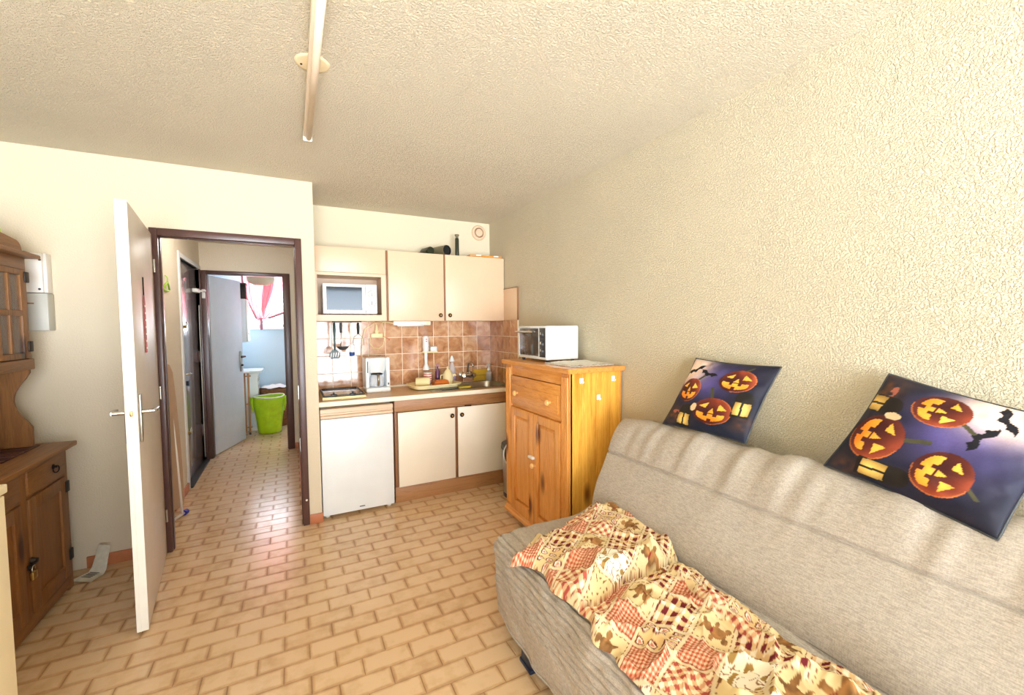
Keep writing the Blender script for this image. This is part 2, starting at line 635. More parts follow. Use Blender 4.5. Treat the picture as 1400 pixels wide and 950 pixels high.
def tile_layout():
    rects = [(XL, YR, XR, YP + .07), (HX1 + .12, YP + .07, XR, YK), (HX0 - .05, YP + .07, HX1, BY0), (BX0, BY0, BX1, BY1)]
    hide = [(0.87, -0.2, 1.84, 1.84), (1.47, 2.08, 1.84, 2.88), (-1.5, 2.4, -1.17, 3.25), (0.75, 3.56, 1.84, 4.1), (0.2, 3.5, 0.7, 4.1), (-1.5, 1.2, -.77, 1.75)]
    out = []
    for r in range(-48, 60):
        y0 = Y0T + r * TR
        for c in range(-10, 14):
            x0 = X0T + c * TP + (TP / 2 if r % 2 else 0)
            for q in rects:
                a, b, cc, d = max(x0, q[0]), max(y0, q[1]), min(x0 + TP, q[2]), min(y0 + TR, q[3])
                if cc - a < 0.012 or d - b < 0.012:
                    continue
                ctr = ((a + cc) / 2, (b + d) / 2)
                s = screen(ctr[0], ctr[1], 0)
                vis = 0
                if s and -60 < s[0] < 1460 and -60 < s[1] < 1010 and not any(h[0] < ctr[0] < h[2] and h[1] < ctr[1] < h[3] for h in hide):
                    cor = [screen(px, py, 0) for px, py in ((a, b), (cc, b), (cc, d), (a, d))]
                    if all(cor):
                        vis = abs(sum(cor[k][0] * cor[(k + 1) % 4][1] - cor[(k + 1) % 4][0] * cor[k][1] for k in range(4))) / 2
                out.append((vis, a, b, cc, d, (x0, y0, x0 + TP, y0 + TR)))
    out.sort(key=lambda t: -t[0])
    return out


tl = tile_layout()
bm = BM()
tile_bm(bm, -TP / 2, -TR / 2, TP / 2, TR / 2, (-TP / 2, -TR / 2, TP / 2, TR / 2))
proto = obj('tile', bm, 'ftile', floor, fix=False)
first = True
bmj = BM()
for k, (vis, a, b, c, d, fl) in enumerate(tl):
    full = abs(c - a - TP) < 1e-4 and abs(d - b - TR) < 1e-4
    if k < 300 and vis > 0:
        if full:
            o = proto if first else proto.copy()
            if not first:
                COL.objects.link(o)
            first = False
            o.location = ((a + c) / 2, (b + d) / 2, random.uniform(-0.0006, 0.0002))
            o.rotation_euler = (random.uniform(-.002, .002), random.uniform(-.002, .002), random.uniform(-.003, .003))
        else:
            bm = BM()
            tile_bm(bm, a, b, c, d, fl)
            obj('tile', bm, 'ftile', floor, fix=False)
    else:
        tile_bm(bmj, a, b, c, d, fl)
o = obj('far_tiles', bmj, 'ftile', floor, fix=False)
o['kind'] = 'stuff'

# ---- ceilings
bm = BM()
box(bm, (XL - .1, YR - .1, ZC), (XR + .1, YK + .12, ZC + .1))
struct('ceiling', bm, 'ceil')
bm = BM()
box(bm, (BX0 - .1, YP + .09, HZ), (HX1 + .06, HY1 + .05, HZ + .1))
struct('ceiling_hall', bm, 'hallw')
bm = BM()
box(bm, (BX0 - .1, HY1 + .05, HZ), (BX1 + .1, BY1 + .1, HZ + .1))
struct('ceiling_bathroom', bm, 'hallwhite')

# ---- main room walls
bm = BM()
box(bm, (XR, YR - .1, -.05), (XR + .12, YK + .12, ZC))
wall_right = struct('wall_right', bm, 'wallr')
bm = BM()
box(bm, (XL - .12, YR - .1, -.05), (XL, YP + .12, ZC))
struct('wall_left', bm, 'wallp')
bm = BM()
box(bm, (HX1 + .12, YK, -.05), (XR, YK + .12, ZC))
wall_back = struct('wall_back', bm, 'wallk')
FX0, FX1, FZ = -0.775, 0.081, 2.09     # door frame outline in the partition
bm = BM()
box(bm, (XL, YP, -.05), (FX0 + .01, YP + .12, ZC))
box(bm, (FX1 - .01, YP, -.05), (HX1 + .12, YP + .12, ZC))
box(bm, (FX0 + .01, YP, FZ - .01), (FX1 - .01, YP + .12, ZC))
struct('wall_entry', bm, 'wallp')
bm = BM()
box(bm, (HX1, YP + .12, -.05), (HX1 + .12, HY1 + .1, ZC))
struct('wall_hall_right', bm, 'hallw')
# rear wall with the balcony opening (behind the camera)
WX0, WX1, WZ0, WZ1 = -1.35, 1.65, 0.1, 2.32
bm = BM()
box(bm, (XL, YR - .1, -.05), (WX0, YR, ZC))
box(bm, (WX1, YR - .1, -.05), (XR, YR, ZC))
box(bm, (WX0, YR - .1, WZ1), (WX1, YR, ZC))
box(bm, (WX0, YR - .1, -.05), (WX1, YR, WZ0))
struct('wall_rear', bm, 'wallp')
bm = BM()
for x in (WX0, (WX0 + WX1) / 2 - .03, WX1 - .06):
    box(bm, (x, YR - .09, WZ0), (x + .06, YR - .03, WZ1), .004)
for z in (WZ0, WZ1 - .06):
    box(bm, (WX0 + .06, YR - .09, z), (WX1 - .06, YR - .03, z + .06), .004)
struct('window_1', bm, 'white')

# ---- hall walls
bm = BM()
box(bm, (HX0 - .16, YP + .12, -.05), (HX0 - .03, 4.20, HZ))
struct('wall_hall_niche', bm, 'hallwhite')
FD0, FD1, FDZ = 4.76, 5.68, 2.09       # front door opening on the hall's left wall
bm = BM()
box(bm, (HX0 - .14, 4.20, -.05), (HX0, FD0, HZ))
box(bm, (HX0 - .14, FD1, -.05), (HX0, HY1, HZ))
box(bm, (HX0 - .14, FD0, FDZ), (HX0, FD1, HZ))
struct('wall_hall_left', bm, 'hallw')
bm = BM()
BDX0, BDX1, BDZ = -0.800, -0.075, 2.055   # bathroom door opening
box(bm, (BX0, HY1, -.05), (BDX0 - .02, HY1 + .1, HZ))
box(bm, (BDX1 + .02, HY1, -.05), (BX1, HY1 + .1, HZ))
box(bm, (BDX0 - .02, HY1, BDZ + .02), (BDX1 + .02, HY1 + .1, HZ))
struct('wall_hall_far', bm, 'hallw')
# ---- bathroom shell
bm = BM()
box(bm, (BX0 - .1, BY0, -.05), (BX0, BY1, HZ))
struct('wall_bathroom_left', bm, 'bathw')
bm = BM()
box(bm, (BX1, BY0, -.05), (BX1 + .1, BY1, HZ))
struct('wall_bathroom_right', bm, 'bathw')
VX0, VX1, VZ0, VZ1 = -0.62, 0.42, 1.46, 2.34
bm = BM()
box(bm, (BX0, BY1, -.05), (VX0, BY1 + .1, HZ))
box(bm, (VX1, BY1, -.05), (BX1, BY1 + .1, HZ))
box(bm, (VX0, BY1, -.05), (VX1, BY1 + .1, VZ0))
box(bm, (VX0, BY1, VZ1), (VX1, BY1 + .1, HZ))
struct('wall_bathroom_back', bm, 'bathw')
bm = BM()
for x in (VX0, -0.12, VX1 - .045):
    box(bm, (x, BY1 + .02, VZ0), (x + .045, BY1 + .07, VZ1), .003)
for z in (VZ0, VZ1 - .045):
    box(bm, (VX0 + .045, BY1 + .02, z), (VX1 - .045, BY1 + .07, z + .045), .003)
w2 = struct('window_2', bm, 'white', True)
for a, b in ((VX0 + .045, -.12), (-.075, VX1 - .045)):
    bpart('pane', 'glass', w2, (a, BY1 + .04, VZ0 + .045), (b, BY1 + .046, VZ1 - .045), 0)
bm = BM()
box(bm, (VX0 - .03, BY1 - .05, VZ0 - .035), (VX1 + .03, BY1 + .02, VZ0), .004)
obj('sill', bm, 'white', w2, True)


# ---- door frames and skirting
def frame(name, x0, x1, ztop, y0, y1, wdt, mat='brown', lip=0.006, head=None):
    head = head or wdt
    bm = BM()
    for a, b in ((x0, x0 + wdt), (x1 - wdt, x1)):
        box(bm, (a, y0, 0), (b, y1, ztop), .003)
    box(bm, (x0 + wdt, y0, ztop - head), (x1 - wdt, y1, ztop), .003)
    t = struct(name, bm, mat, True)
    st = BM()
    for a, b in ((x0 + wdt, x0 + wdt + lip), (x1 - wdt - lip, x1 - wdt)):
        box(st, (a, y0 + .035, 0), (b, y1, ztop - head), .002)
    box(st, (x0 + wdt + lip, y0 + .035, ztop - head - lip), (x1 - wdt - lip, y1, ztop - head), .002)
    obj('door_stop', st, mat, t, True)
    return t


t1 = frame('trim_1', FX0, FX1, FZ, YP - .014, YP + .05, .043, head=.047)
bm = BM()
for z in (0.985, 0.60):
    box(bm, (FX1 - .0505, YP + .005, z - .05), (FX1 - .046, YP + .027, z + .05), .001)
obj('strike_plate', bm, 'steel', t1)
cpart('screw_cap', 'whitep', t1, (FX1 - .018, YP - .019, .19), (FX1 - .018, YP - .013, .19), .007)
t2 = frame('trim_2', BDX0 - .088, BDX1 + .075, BDZ + .033, HY1 - .014, HY1 + .114, .072, head=.030)
bm = BM()
box(bm, (HX0 - .06, FD0 - .055, 0), (HX0 + .012, FD0, FDZ + .05), .003)
box(bm, (HX0 - .06, FD0, FDZ), (HX0 + .012, FD1 + .05, FDZ + .04), .003)
t3 = struct('trim_3', bm, 'hallwhite', True)
bm = BM()
box(bm, (HX0 - .06, FD1, 0), (HX0 + .010, FD1 + .05, FDZ), .003)
obj('hinge_jamb', bm, 'brown', t3, True, 'brown jamb on the hinge side')
bm = BM()
box(bm, (HX0 - .10, FD0, -.003), (HX0 + .03, FD1, .018), .004)
obj('threshold', bm, 'iron', t3, True)
for nm, a, b in (('baseboard_entry', (-1.15, YP - .012, 0), (FX0, YP, .072)),
                 ('baseboard_entry_corner', (FX1 + .001, YP - .012, 0), (HX1 + .128, YP, .072)),
                 ('baseboard_hall_left', (HX0, 4.20, 0), (HX0 + .012, FD0 - .056, .07)),
                 ('baseboard_hall_right', (HX1 - .012, YP + .14, 0), (HX1, HY1 - .012, .07)),
                 ('baseboard_hall_far', (BDX1 + .076, HY1 - .012, 0), (HX1 - .012, HY1, .07)),
                 ('baseboard_right', (XR - .012, YR, 0), (XR, 2.0, .07))):
    bm = BM()
    box(bm, a, b, .003)
    struct(nm, bm, 'terra', True)


# ================================================================== doors
def lever(parent, x, z, y0, sgn, mat='chrome'):
    """lever handle on a leaf lying along local x; sgn = side of the leaf"""
    bm = BM()
    box(bm, (x - .022, min(y0, y0 + sgn * .009), z - .115), (x + .022, max(y0, y0 + sgn * .009), z + .115), .003)
    p = obj('back_plate', bm, 'steel', parent, True)
    bm = BM()
    cyl(bm, (x, y0, z + .03), (x, y0 + sgn * .055, z + .03), .010)
    tube(bm, [(x, y0 + sgn * .052, z + .03), (x - .03, y0 + sgn * .058, z + .031), (x - .115, y0 + sgn * .056, z + .028)], [.010, .010, .008], 10)
    obj('lever', bm, mat, p, True)


d1 = bpy.data.objects.new('door_1', None)
COL.objects.link(d1)
d1['kind'] = 'structure'
HINGE, FREE = Vector((-0.757, 3.425)), Vector((-0.652, 2.575))
dv = (FREE - HINGE)
d1.location = (HINGE.x, HINGE.y, 0)
d1.rotation_euler = (0, 0, math.atan2(dv.y, dv.x))
DL = dv.length
DT = 0.045       # leaf lies x 0..DL, y -DT..0 ; +y side faces +X (towards the kitchen)
bpart('leaf', 'doorg', d1, (0.0, -DT, .012), (DL - .004, 0, 2.045), .002)
bm = BM()
box(bm, (DL - .004, -DT, .012), (DL, 0, 2.045), .001)
box(bm, (DL, -DT + .016, .012), (DL + .004, -DT + .018, 2.045))
obj('edge_strip', bm, 'doorw', d1)
lever(d1, DL - .062, 1.03, 0, 1)
lever(d1, DL - .062, 1.03, -DT, -1)
bm = BM()
box(bm, (DL, -.032, .955), (DL + .0025, -.012, 1.15), .001)
lk = obj('lock_plate', bm, 'whitep', d1)
bpart('latch_bolt', 'brass', lk, (DL + .0025, -.027, 1.05), (DL + .011, -.017, 1.075), .002)
for z in (.25, 1.05, 1.85):
    cpart('hinge', 'steel', d1, (-.006, .006, z - .04), (-.006, .006, z + .04), .007)

orn = thing('hanging_ornament', 'narrow red and white strip ornament hanging by a cord on the open grey door', 'ornament', (HINGE.x, HINGE.y, 1.33), d1.rotation_euler.z)
xo = DL * .585
bm = BM()
prism(bm, [(xo - .018, 0), (xo + .018, 0), (xo + .018, .275), (xo, .31), (xo - .018, .275)], .001, .007, 'Y', .0015)
obj('ribbon', bm, 'red', orn)
for k in range(7):
    z = .02 + k * .037
    bpart('pale_band', 'paper', orn, (xo - .013, .007, z), (xo + .013, .0085, z + .010), 0)
tpart('cord', 'iron', orn, [(xo, .004, .30), (xo, .004, .40)], .003, 6)

# bathroom door, swung into the bathroom
d3 = bpy.data.objects.new('door_3', None)
COL.objects.link(d3)
d3['kind'] = 'structure'
a, b = Vector((-0.795, 5.845)), Vector((-0.566, 6.50))
d3.location = (a.x, a.y, 0)
d3.rotation_euler = (0, 0, math.atan2((b - a).y, (b - a).x))
L3 = (b - a).length
bpart('leaf', 'bathdoor', d3, (0, 0, .012), (L3, .04, 2.045), .002)
bm = BM()
box(bm, (L3 - .085, -.010, .90), (L3 - .045, 0, 1.16), .003)
p = obj('back_plate', bm, 'steel', d3, True)
bm = BM()
cyl(bm, (L3 - .065, 0, 1.09), (L3 - .065, -.06, 1.09), .010)
tube(bm, [(L3 - .065, -.057, 1.09), (L3 - .17, -.060, 1.085)], .009, 8)
cyl(bm, (L3 - .065, 0, .98), (L3 - .065, -.03, .98), .012)
obj('lever', bm, 'iron', p, True)

# front door on the hall's left wall
d2 = bpy.data.objects.new('door_2', None)
COL.objects.link(d2)
d2['kind'] = 'structure'
d2.location = (HX0 - .03, FD0, 0)
bpart('leaf', 'frontdoor', d2, (-.045, .002, .02), (0, FD1 - FD0 - .002, FDZ - .002), .002)
bpart('edge_trim', 'creamy', d2, (0, .004, .02), (.006, .03, FDZ - .01), .001, 'pale strip along the closing edge')
for z, h in ((1.04, .16),):
    p = bpart('back_plate', 'creamy', d2, (.006, .012, z - .12), (.018, .052, z + .10), .003)
    tpart('lever', 'chrome', p, [(.018, .035, z), (.06, .035, z), (.064, .06, z), (.064, .16, z - .004)], .008)
    cpart('cylinder_knob', 'navy', p, (.018, .035, z - .085), (.06, .035, z - .085), .022)
for z, nm in ((.49, 'lower_lock'), (1.46, 'upper_lock')):
    p = bpart(nm, 'creamy' if z < 1 else 'whitep', d2, (.0, .01, z - .05), (.03, .075, z + .05), .004)
    cpart('knob', 'brass', p, (.03, .05, z + .01), (.06, .05, z + .01), .014)
    tpart('turn_ring', 'chrome', p, [(.055 + .0 * k, .05 + .024 * math.cos(k * PI / 6), z + .03 + .024 * math.sin(k * PI / 6)) for k in range(12)], .004, 6, True)
bpart('latch_box', 'whitep', d2, (.0, .004, 1.16), (.022, .028, 1.22), .003)
cl = bpart('door_closer', 'whitep', d2, (.0, FD1 - FD0 - .22, 1.83), (.045, FD1 - FD0 - .06, 1.87), .006)
tpart('closer_arm', 'whitep', cl, [(.05, FD1 - FD0 - .10, 1.85), (.08, FD1 - FD0 + .0, 1.86), (.06, FD1 - FD0 + .07, 1.84)], .010)
bpart('closer_bracket', 'whitep', cl, (.044, FD1 - FD0 + .03, 1.78), (.075, FD1 - FD0 + .07, 1.88), .004)
for z in (.35, 1.15):
    bpart('hinge', 'brown', d2, (.0, FD1 - FD0 - .035, z - .06), (.012, FD1 - FD0 - .004, z + .06), .002)
tpart('cable', 'whitep', d2, [(.02, FD1 - FD0 - .012, .05), (.02, FD1 - FD0 - .012, 1.0), (.022, FD1 - FD0 - .014, 1.7)], .004, 6)

# ================================================================== kitchen
KX0, KX1 = HX1 + .12, XR
# ---- glazed tiles, one by one, on the back wall and its return on the right wall
TW = 0.1528
zs = [0.893, 1.048, 1.202, 1.357, 1.5115]
xs = [KX0] + [0.3135 + TW * k for k in range(10)] + [KX1 - .006]
ys = [YK - .007, 3.904, 3.751, 3.603, 3.455]
meshes = {}


def wall_tile(parent, w, h, loc, rot):
    key = (round(w, 3), round(h, 3))
    if key not in meshes:
        bm = BM()
        g = .0052
        box(bm, (-w / 2 + g / 2, -.006, -h / 2 + g / 2), (w / 2 - g / 2, 0.002, h / 2 - g / 2), .0015, 1)
        o = obj('tile', bm, 'wtile', parent)
        meshes[key] = o.data
    else:
        o = bpy.data.objects.new('tile', meshes[key])
        COL.objects.link(o)
        o.parent = parent
    o.location, o.rotation_euler = loc, rot
    return o


rr = random.Random(3)
for k in range(len(zs) - 1):
    for x0, x1 in zip(xs, xs[1:]):
        wall_tile(wall_back, x1 - x0, zs[k + 1] - zs[k], ((x0 + x1) / 2, YK - .002, (zs[k] + zs[k + 1]) / 2), (rr.uniform(-.003, .003), 0, rr.uniform(-.003, .003)))
    for y0, y1 in zip(ys, ys[1:]):
        wall_tile(wall_right, y0 - y1, zs[k + 1] - zs[k], (XR - .002, (y0 + y1) / 2, (zs[k] + zs[k + 1]) / 2), (0, 0, -PI / 2 + rr.uniform(-.003, .003)))
bm = BM()
box(bm, (KX0, YK - .0058, .893), (KX1, YK + .002, 1.5115))
obj('grout_bed', bm, 'wgrout', wall_back)
bm = BM()
box(bm, (XR - .0058, 3.455, .893), (XR + .002, YK - .004, 1.5115))
box(bm, (XR - .009, 3.447, .893), (XR + .002, 3.4545, 1.5115))
obj('grout_bed', bm, 'wgrout', wall_right)

wp = thing('wall_panel', 'small cream board fixed on the right wall above the brown tiles', 'panel', (XR, 3.58, 1.51))
bpart('board', 'cream', wp, (-.014, -.132, 0.002), (0, .155, .295), .002)
bm = BM()
box(bm, (-.016, -.137, 0), (0, -.132, .30), .001)
box(bm, (-.016, -.132, .295), (0, .155, .30), .001)
obj('edge_trim', bm, 'oakdark', wp)

# ---- base cabinet under the sink
BC = thing('base_cabinet', 'low sink cabinet with two cream doors, oak fascia and oak plinth', 'cabinet', (.725, 3.50, 0))
bm = BM()
L = KX1 - .725
box(bm, (0, .03, .137), (.016, .55, .856))
box(bm, (L - .016, .03, .137), (L, .55, .856))
box(bm, (.016, .03, .137), (L - .016, .55, .153))
box(bm, (.016, .545, .153), (L - .016, .55, .856))
obj('carcass', bm, 'oak', BC)
bpart('plinth', 'oak', BC, (0, .030, 0), (L, .046, .134), .001)
bpart('fascia', 'oak', BC, (0, .012, .760), (L, .030, .855), .001)
bpart('stile', 'oakdark', BC, (0, .012, .137), (.022, .030, .759), .001)
bpart('stile', 'oakdark', BC, (.514, .014, .137), (.536, .030, .759), .001)
for x0, x1, kx in ((.024, .512, .482), (.538, 1.026, .570)):
    dr = bpart('door', 'creamd', BC, (x0, -.006, .140), (x1, .012, .755), .002)
    kn = lpart('knob', 'iron', dr, [(.006, 0), (.006, .008), (.017, .013), (.019, .019), (.015, .024), (.008, .026), (0, .026)], (kx, -.006, .690), 20, (0, -1, 0))
    lpart('knob_centre', 'brass', BC, [(.0085, .0255), (.006, .028), (0, .028)], (kx, -.006, .690), 14, (0, -1, 0))
bpart('filler', 'creamd', BC, (1.028, -.002, .140), (L, .012, .755), .002)
cpart('latch', 'iron', BC, (.60, -.012, .765), (.66, -.012, .762), .006)

# ---- worktop with the sink let into it
SX0, SX1, SY0, SY1 = 1.405, 1.800, 3.600, 3.985     # bowl opening
WT = thing('worktop', 'beige laminate kitchen worktop with a cream front edge', 'worktop', (KX0, 3.485, 0))
dx, dy = KX0, 3.485
bm = BM()
z0, z1 = .859, .893
x1 = KX1 - .008 - dx
box(bm, (0.001, .012, z0), (SX0 - dx, YK - .009 - dy, z1))
box(bm, (SX1 - dx, .012, z0), (x1, YK - .009 - dy, z1))
box(bm, (SX0 - dx, .012, z0), (SX1 - dx, SY0 - dy, z1))
box(bm, (SX0 - dx, SY1 - dy, z0), (SX1 - dx, YK - .009 - dy, z1))
obj('top', bm, 'wtop', WT)
bpart('front_edge', 'wedge', WT, (0.001, 0, z0 - .002), (x1, .012, z1 + .001), .004)
bm = BM()
box(bm, (0.001, YK - .022 - dy, z1), (SX0 - .38 - dx, YK - .009 - dy, z1 + .018), .004)
obj('back_strip', bm, 'wedge', WT, True)

SK = thing('sink', 'stainless steel sink bowl with a drainer, let into the worktop', 'sink', (0, 0, .893))
bm = BM()
z = .004
X0, X1, Y0_, Y1_ = 1.06, 1.826, 3.555, 4.030
for a, b in (((X0, Y0_), (SX0, Y1_)), ((SX1, Y0_), (X1, Y1_)), ((SX0, Y0_), (SX1, SY0)), ((SX0, SY1), (SX1, Y1_))):
    box(bm, (a[0], a[1], 0), (b[0], b[1], z))
obj('rim', bm, 'steel', SK)
bm = BM()
rows = []
cx, cy, hx, hy = (SX0 + SX1) / 2, (SY0 + SY1) / 2, (SX1 - SX0) / 2, (SY1 - SY0) / 2
for s, zz in ((1.03, .0065), (1.01, .0065), (1.0, .0), (.96, -.05), (.93, -.12), (.86, -.145), (.4, -.150), (0.1, -.152)):
    row = []
    for k in range(49):
        t = 2 * PI * k / 48
        e = .45
        row.append((cx + s * hx * math.copysign(abs(math.cos(t)) ** e, math.cos(t)), cy + s * hy * math.copysign(abs(math.sin(t)) ** e, math.sin(t)), zz))
    rows.append(row)
grid(bm, rows)
bmesh.ops.remove_doubles(bm, verts=bm.verts, dist=1e-5)
obj('bowl', bm, 'steel', SK, True)
bm = BM()
for k in range(6):
    box(bm, (1.10, 3.60 + k * .03, z), (1.37, 3.606 + k * .03, z + .003), .001)
obj('drainer_rib', bm, 'steel', SK)
lpart('drain', 'chrome', SK, [(.04, -.151), (.04, -.147), (.03, -.1465), (0, -.148)], (cx, cy, 0))

# mixer tap on the tiles
TPp = thing('mixer_tap', 'chrome wall mixer tap with a high spout above the sink', 'tap', (1.56, YK - .008, .965))
bm = BM()
cyl(bm, (-.046, -.055, 0), (.046, -.055, 0), .019)
for s in (-.046, .046):
    cyl(bm, (s, 0, 0), (s, -.055, 0), .016)
obj('body', bm, 'chrome', TPp, True)
for s in (-.046, .046):
    lpart('wall_flange', 'chrome', TPp, [(.033, 0), (.033, .006), (.02, .016), (.0, .018)], (s, 0, 0), 20, (0, -1, 0))
    bm = BM()
    lathe(bm, [(.012, 0), (.024, .006), (.027, .02), (.022, .034), (.0, .04)], (s, -.073, .0), 8, (.35 * (1 if s > 0 else -1), -1, .2))
    obj('tap_knob', bm, 'chrome', TPp, True)
tpart('spout', 'chrome', TPp, [(0, -.055, .015), (0, -.06, .07), (.004, -.075, .12), (.012, -.11, .135), (.016, -.15, .118), (.018, -.165, .095)], .010, 12)

# ---- hob
HB = thing('hob', 'two-burner hob with a shiny glass lid closed, left end of the worktop', 'hob', (.195, 3.565, .893))
bm = BM()
box(bm, (0, 0, 0), (.322, .47, .022), .005)
obj('body', bm, 'creamy', HB, True)
bm = BM()
for a, b in (((.006, .020), (.316, .036)), ((.006, .448), (.316, .464)), ((.006, .036), (.020, .448)), ((.302, .036), (.316, .448))):
    box(bm, (a[0], a[1], .022), (b[0], b[1], .032), .002)
obj('lid_frame', bm, 'black', HB, True)
bpart('glass_lid', 'hobglass', HB, (.020, .036, .022), (.302, .448, .0300), .001)
for x in (.085, .225):
    bm = BM()
    box(bm, (x - .022, .010, .022), (x + .022, .05, .040), .004)
    cyl(bm, (x, .03, .038), (x, .03, .054), .008, .006, 12)
    obj('hinge_knob', bm, 'black', HB, True)

# ---- fridge
FR = thing('fridge', 'small white undercounter fridge with a cream handle strip', 'fridge', (.172, 3.465, 0))
bm = BM()
box(bm, (0.004, .052, .022), (.528, .56, .842), .006)
obj('body', bm, 'whitep', FR, True)
dr = bpart('door', 'white', FR, (0, 0, .028), (.532, .048, .765), .008)
bm = BM()
prism(bm, [(.048, .768), (.048, .842), (.004, .842), (-.002, .836), (-.002, .812), (.014, .806), (.014, .794), (-.002, .788), (-.002, .774), (.004, .768)], 0, .532, 'X', .0015)
obj('handle_strip', bm, 'cream', FR, True)
bpart('badge', 'darkgrey', dr, (.262, -.0015, .055), (.302, .001, .062), 0)
bm = BM()
box(bm, (.004, .044, .03), (.528, .053, .84))
obj('gasket', bm, 'darkgrey', FR)
for x in (.035, .497):
    cpart('foot', 'whitep', FR, (x, .06, 0), (x, .06, .024), .016, .014, 14)

# ---- wall cabinets
CZ0, CZ1, CY = 1.506, 2.10, 3.742
NC = thing('microwave_cabinet', 'cream wall cabinet with an open niche holding the microwave', 'cabinet', (KX0 + .001, CY, CZ0))
w = .722 - KX0
bm = BM()
box(bm, (0, .0, .0), (.018, .33, CZ1 - CZ0))
box(bm, (w - .018, .0, .0), (w, .33, CZ1 - CZ0))
box(bm, (.018, 0, 0), (w - .018, .33, .018))
box(bm, (.018, .0, CZ1 - CZ0 - .018), (w - .018, .33, CZ1 - CZ0))
box(bm, (.018, .018, .372), (w - .018, .33, .388))
box(bm, (.018, .318, .018), (w - .018, .33, .372))
obj('carcass', bm, 'cream', NC)
bpart('upper_panel', 'cream', NC, (.001, -.018, .392), (w - .001, -.001, CZ1 - CZ0 - .001), .0015)
bm = BM()
H0, H1, N0, N1 = .050, .366, .026, w - .040
box(bm, (.001, -.018, .001), (w - .001, -.001, H0), .001)
box(bm, (.001, -.018, H1), (w - .001, -.001, .390), .001)
box(bm, (.001, -.018, H0), (N0, -.001, H1), .001)
box(bm, (N1, -.018, H0), (w - .001, -.001, H1), .001)
obj('niche_frame', bm, 'cream', NC)
bpart('niche_shelf', 'cream', NC, (.018, .0, .018), (w - .018, .318, .050), 0)

MW = thing('microwave', 'white microwave oven in the cream wall cabinet niche', 'microwave', (.232, 3.752, CZ0 + .0505))
W_, H_ = .418, .252
bm = BM()
box(bm, (0, .012, .008), (W_, .29, H_), .006)
obj('body', bm, 'white', MW, True)
for x in (.04, W_ - .04):
    cpart('foot', 'black', MW, (x, .04, 0), (x, .04, .009), .012)
DW = .325
bm = BM()
zb, zt = .040, .228
box(bm, (0, -.006, .012), (DW, .012, zb), .003)
box(bm, (0, -.006, zt), (DW, .012, H_), .003)
box(bm, (0, -.006, zb), (.026, .012, zt), .002)
box(bm, (DW - .026, -.006, zb), (DW, .012, zt), .002)
dr = obj('door', bm, 'white', MW, True)
bpart('window', 'mglass', dr, (.026, -.002, zb), (DW - .026, .010, zt), 0)
bpart('control_panel', 'white', MW, (DW + .003, -.006, .012), (W_, .012, H_), .003)
for z in (.172, .098):
    k = lpart('dial', 'whitep', MW, [(.026, 0), (.026, .004), (.022, .014), (0, .015)], (DW + .048, -.006, z), 22, (0, -1, 0))
    bpart('pointer', 'darkgrey', k, (DW + .046, -.0225, z - .016), (DW + .050, -.021, z + .016), 0)
    bm = BM()
    tube(bm, [(DW + .048 + .031 * math.cos(t * PI / 12), -.0063, z + .031 * math.sin(t * PI / 12)) for t in range(24)], .001, 4, True)
    obj('dial_ring', bm, 'darkgrey', MW)

DC = thing('wall_cabinet', 'cream wall cabinet with two plain doors and small brown knobs', 'cabinet', (.725, CY, CZ0))
w = KX1 - .006 - .725
bm = BM()
box(bm, (0, 0, 0), (.016, .33, CZ1 - CZ0))
box(bm, (w - .016, 0, 0), (w, .33, CZ1 - CZ0))
box(bm, (.016, 0, 0), (w - .016, .33, .016))
box(bm, (.016, 0, CZ1 - CZ0 - .016), (w - .016, .33, CZ1 - CZ0))
box(bm, (.016, .316, .016), (w - .016, .33, CZ1 - CZ0 - .016))
obj('carcass', bm, 'cream', DC)
bpart('stile', 'oakdark', DC, (.001, -.012, .001), (.014, 0, CZ1 - CZ0 - .001), .001)
bpart('stile', 'oakdark', DC, (.506, -.012, .001), (.519, 0, CZ1 - CZ0 - .001), .001)
for x0, x1, kx in ((.016, .504, .468), (.521, w - .004, .556)):
    dr = bpart('door', 'cream', DC, (x0, -.018, .001), (x1, -.001, CZ1 - CZ0 - .001), .002)
    lpart('knob', 'iron', dr, [(.006, 0), (.006, .006), (.016, .011), (.018, .017), (.013, .022), (0, .023)], (kx, -.018, .050), 20, (0, -1, 0))
    lpart('knob_centre', 'brass', DC, [(.0085, .0225), (.006, .025), (0, .025)], (kx, -.018, .050), 14, (0, -1, 0))

# things on top of the cabinets
t = thing('cardboard_tube', 'wide black-mouthed tube lying on top of the wall cabinet', 'tube', (1.24, 3.90, CZ1))
q = Matrix.Translation((0, 0, .039))
bm = BM()
dr_ = Vector((.05, -.17, 0)).normalized()
p0, p1 = Vector((-.040, .10, .0485)), Vector((.045, -.12, .0485))
ax = (p1 - p0).normalized()
lathe(bm, [(.0, .0), (.046, 0), (.047, .003), (.048, (p1 - p0).length), (.0455, (p1 - p0).length), (.037, .01), (0, .01)], p0, 26, ax)
obj('tube_wall', bm, 'tubeo', t, True)
lpart('dark_inside', 'black', t, [(.0452, (p1 - p0).length - .002), (.0445, (p1 - p0).length - .02), (.0, (p1 - p0).length - .03)], p0, 26, ax)
t = thing('wine_bottle', 'dark bottle lying on the wall cabinet left of the wide tube', 'bottle', (1.115, 3.88, CZ1))
lpart('glass_body', 'bottle', t, [(0, 0), (.033, .002), (.036, .01), (.036, .12), (.030, .15), (.014, .18), (.013, .24), (0, .24)], (.02, -.10, .0365), 22, (-.25, 1, 0), 'dark bottle body')
t = thing('oil_bottle', 'slim dark green bottle standing on the wall cabinet below the vent', 'bottle', (1.425, 3.90, CZ1))
lpart('glass_body', 'bottle', t, [(0, 0), (.018, 0), (.019, .006), (.019, .175), (.016, .19), (.0, .19)], (0, 0, 0), 18)
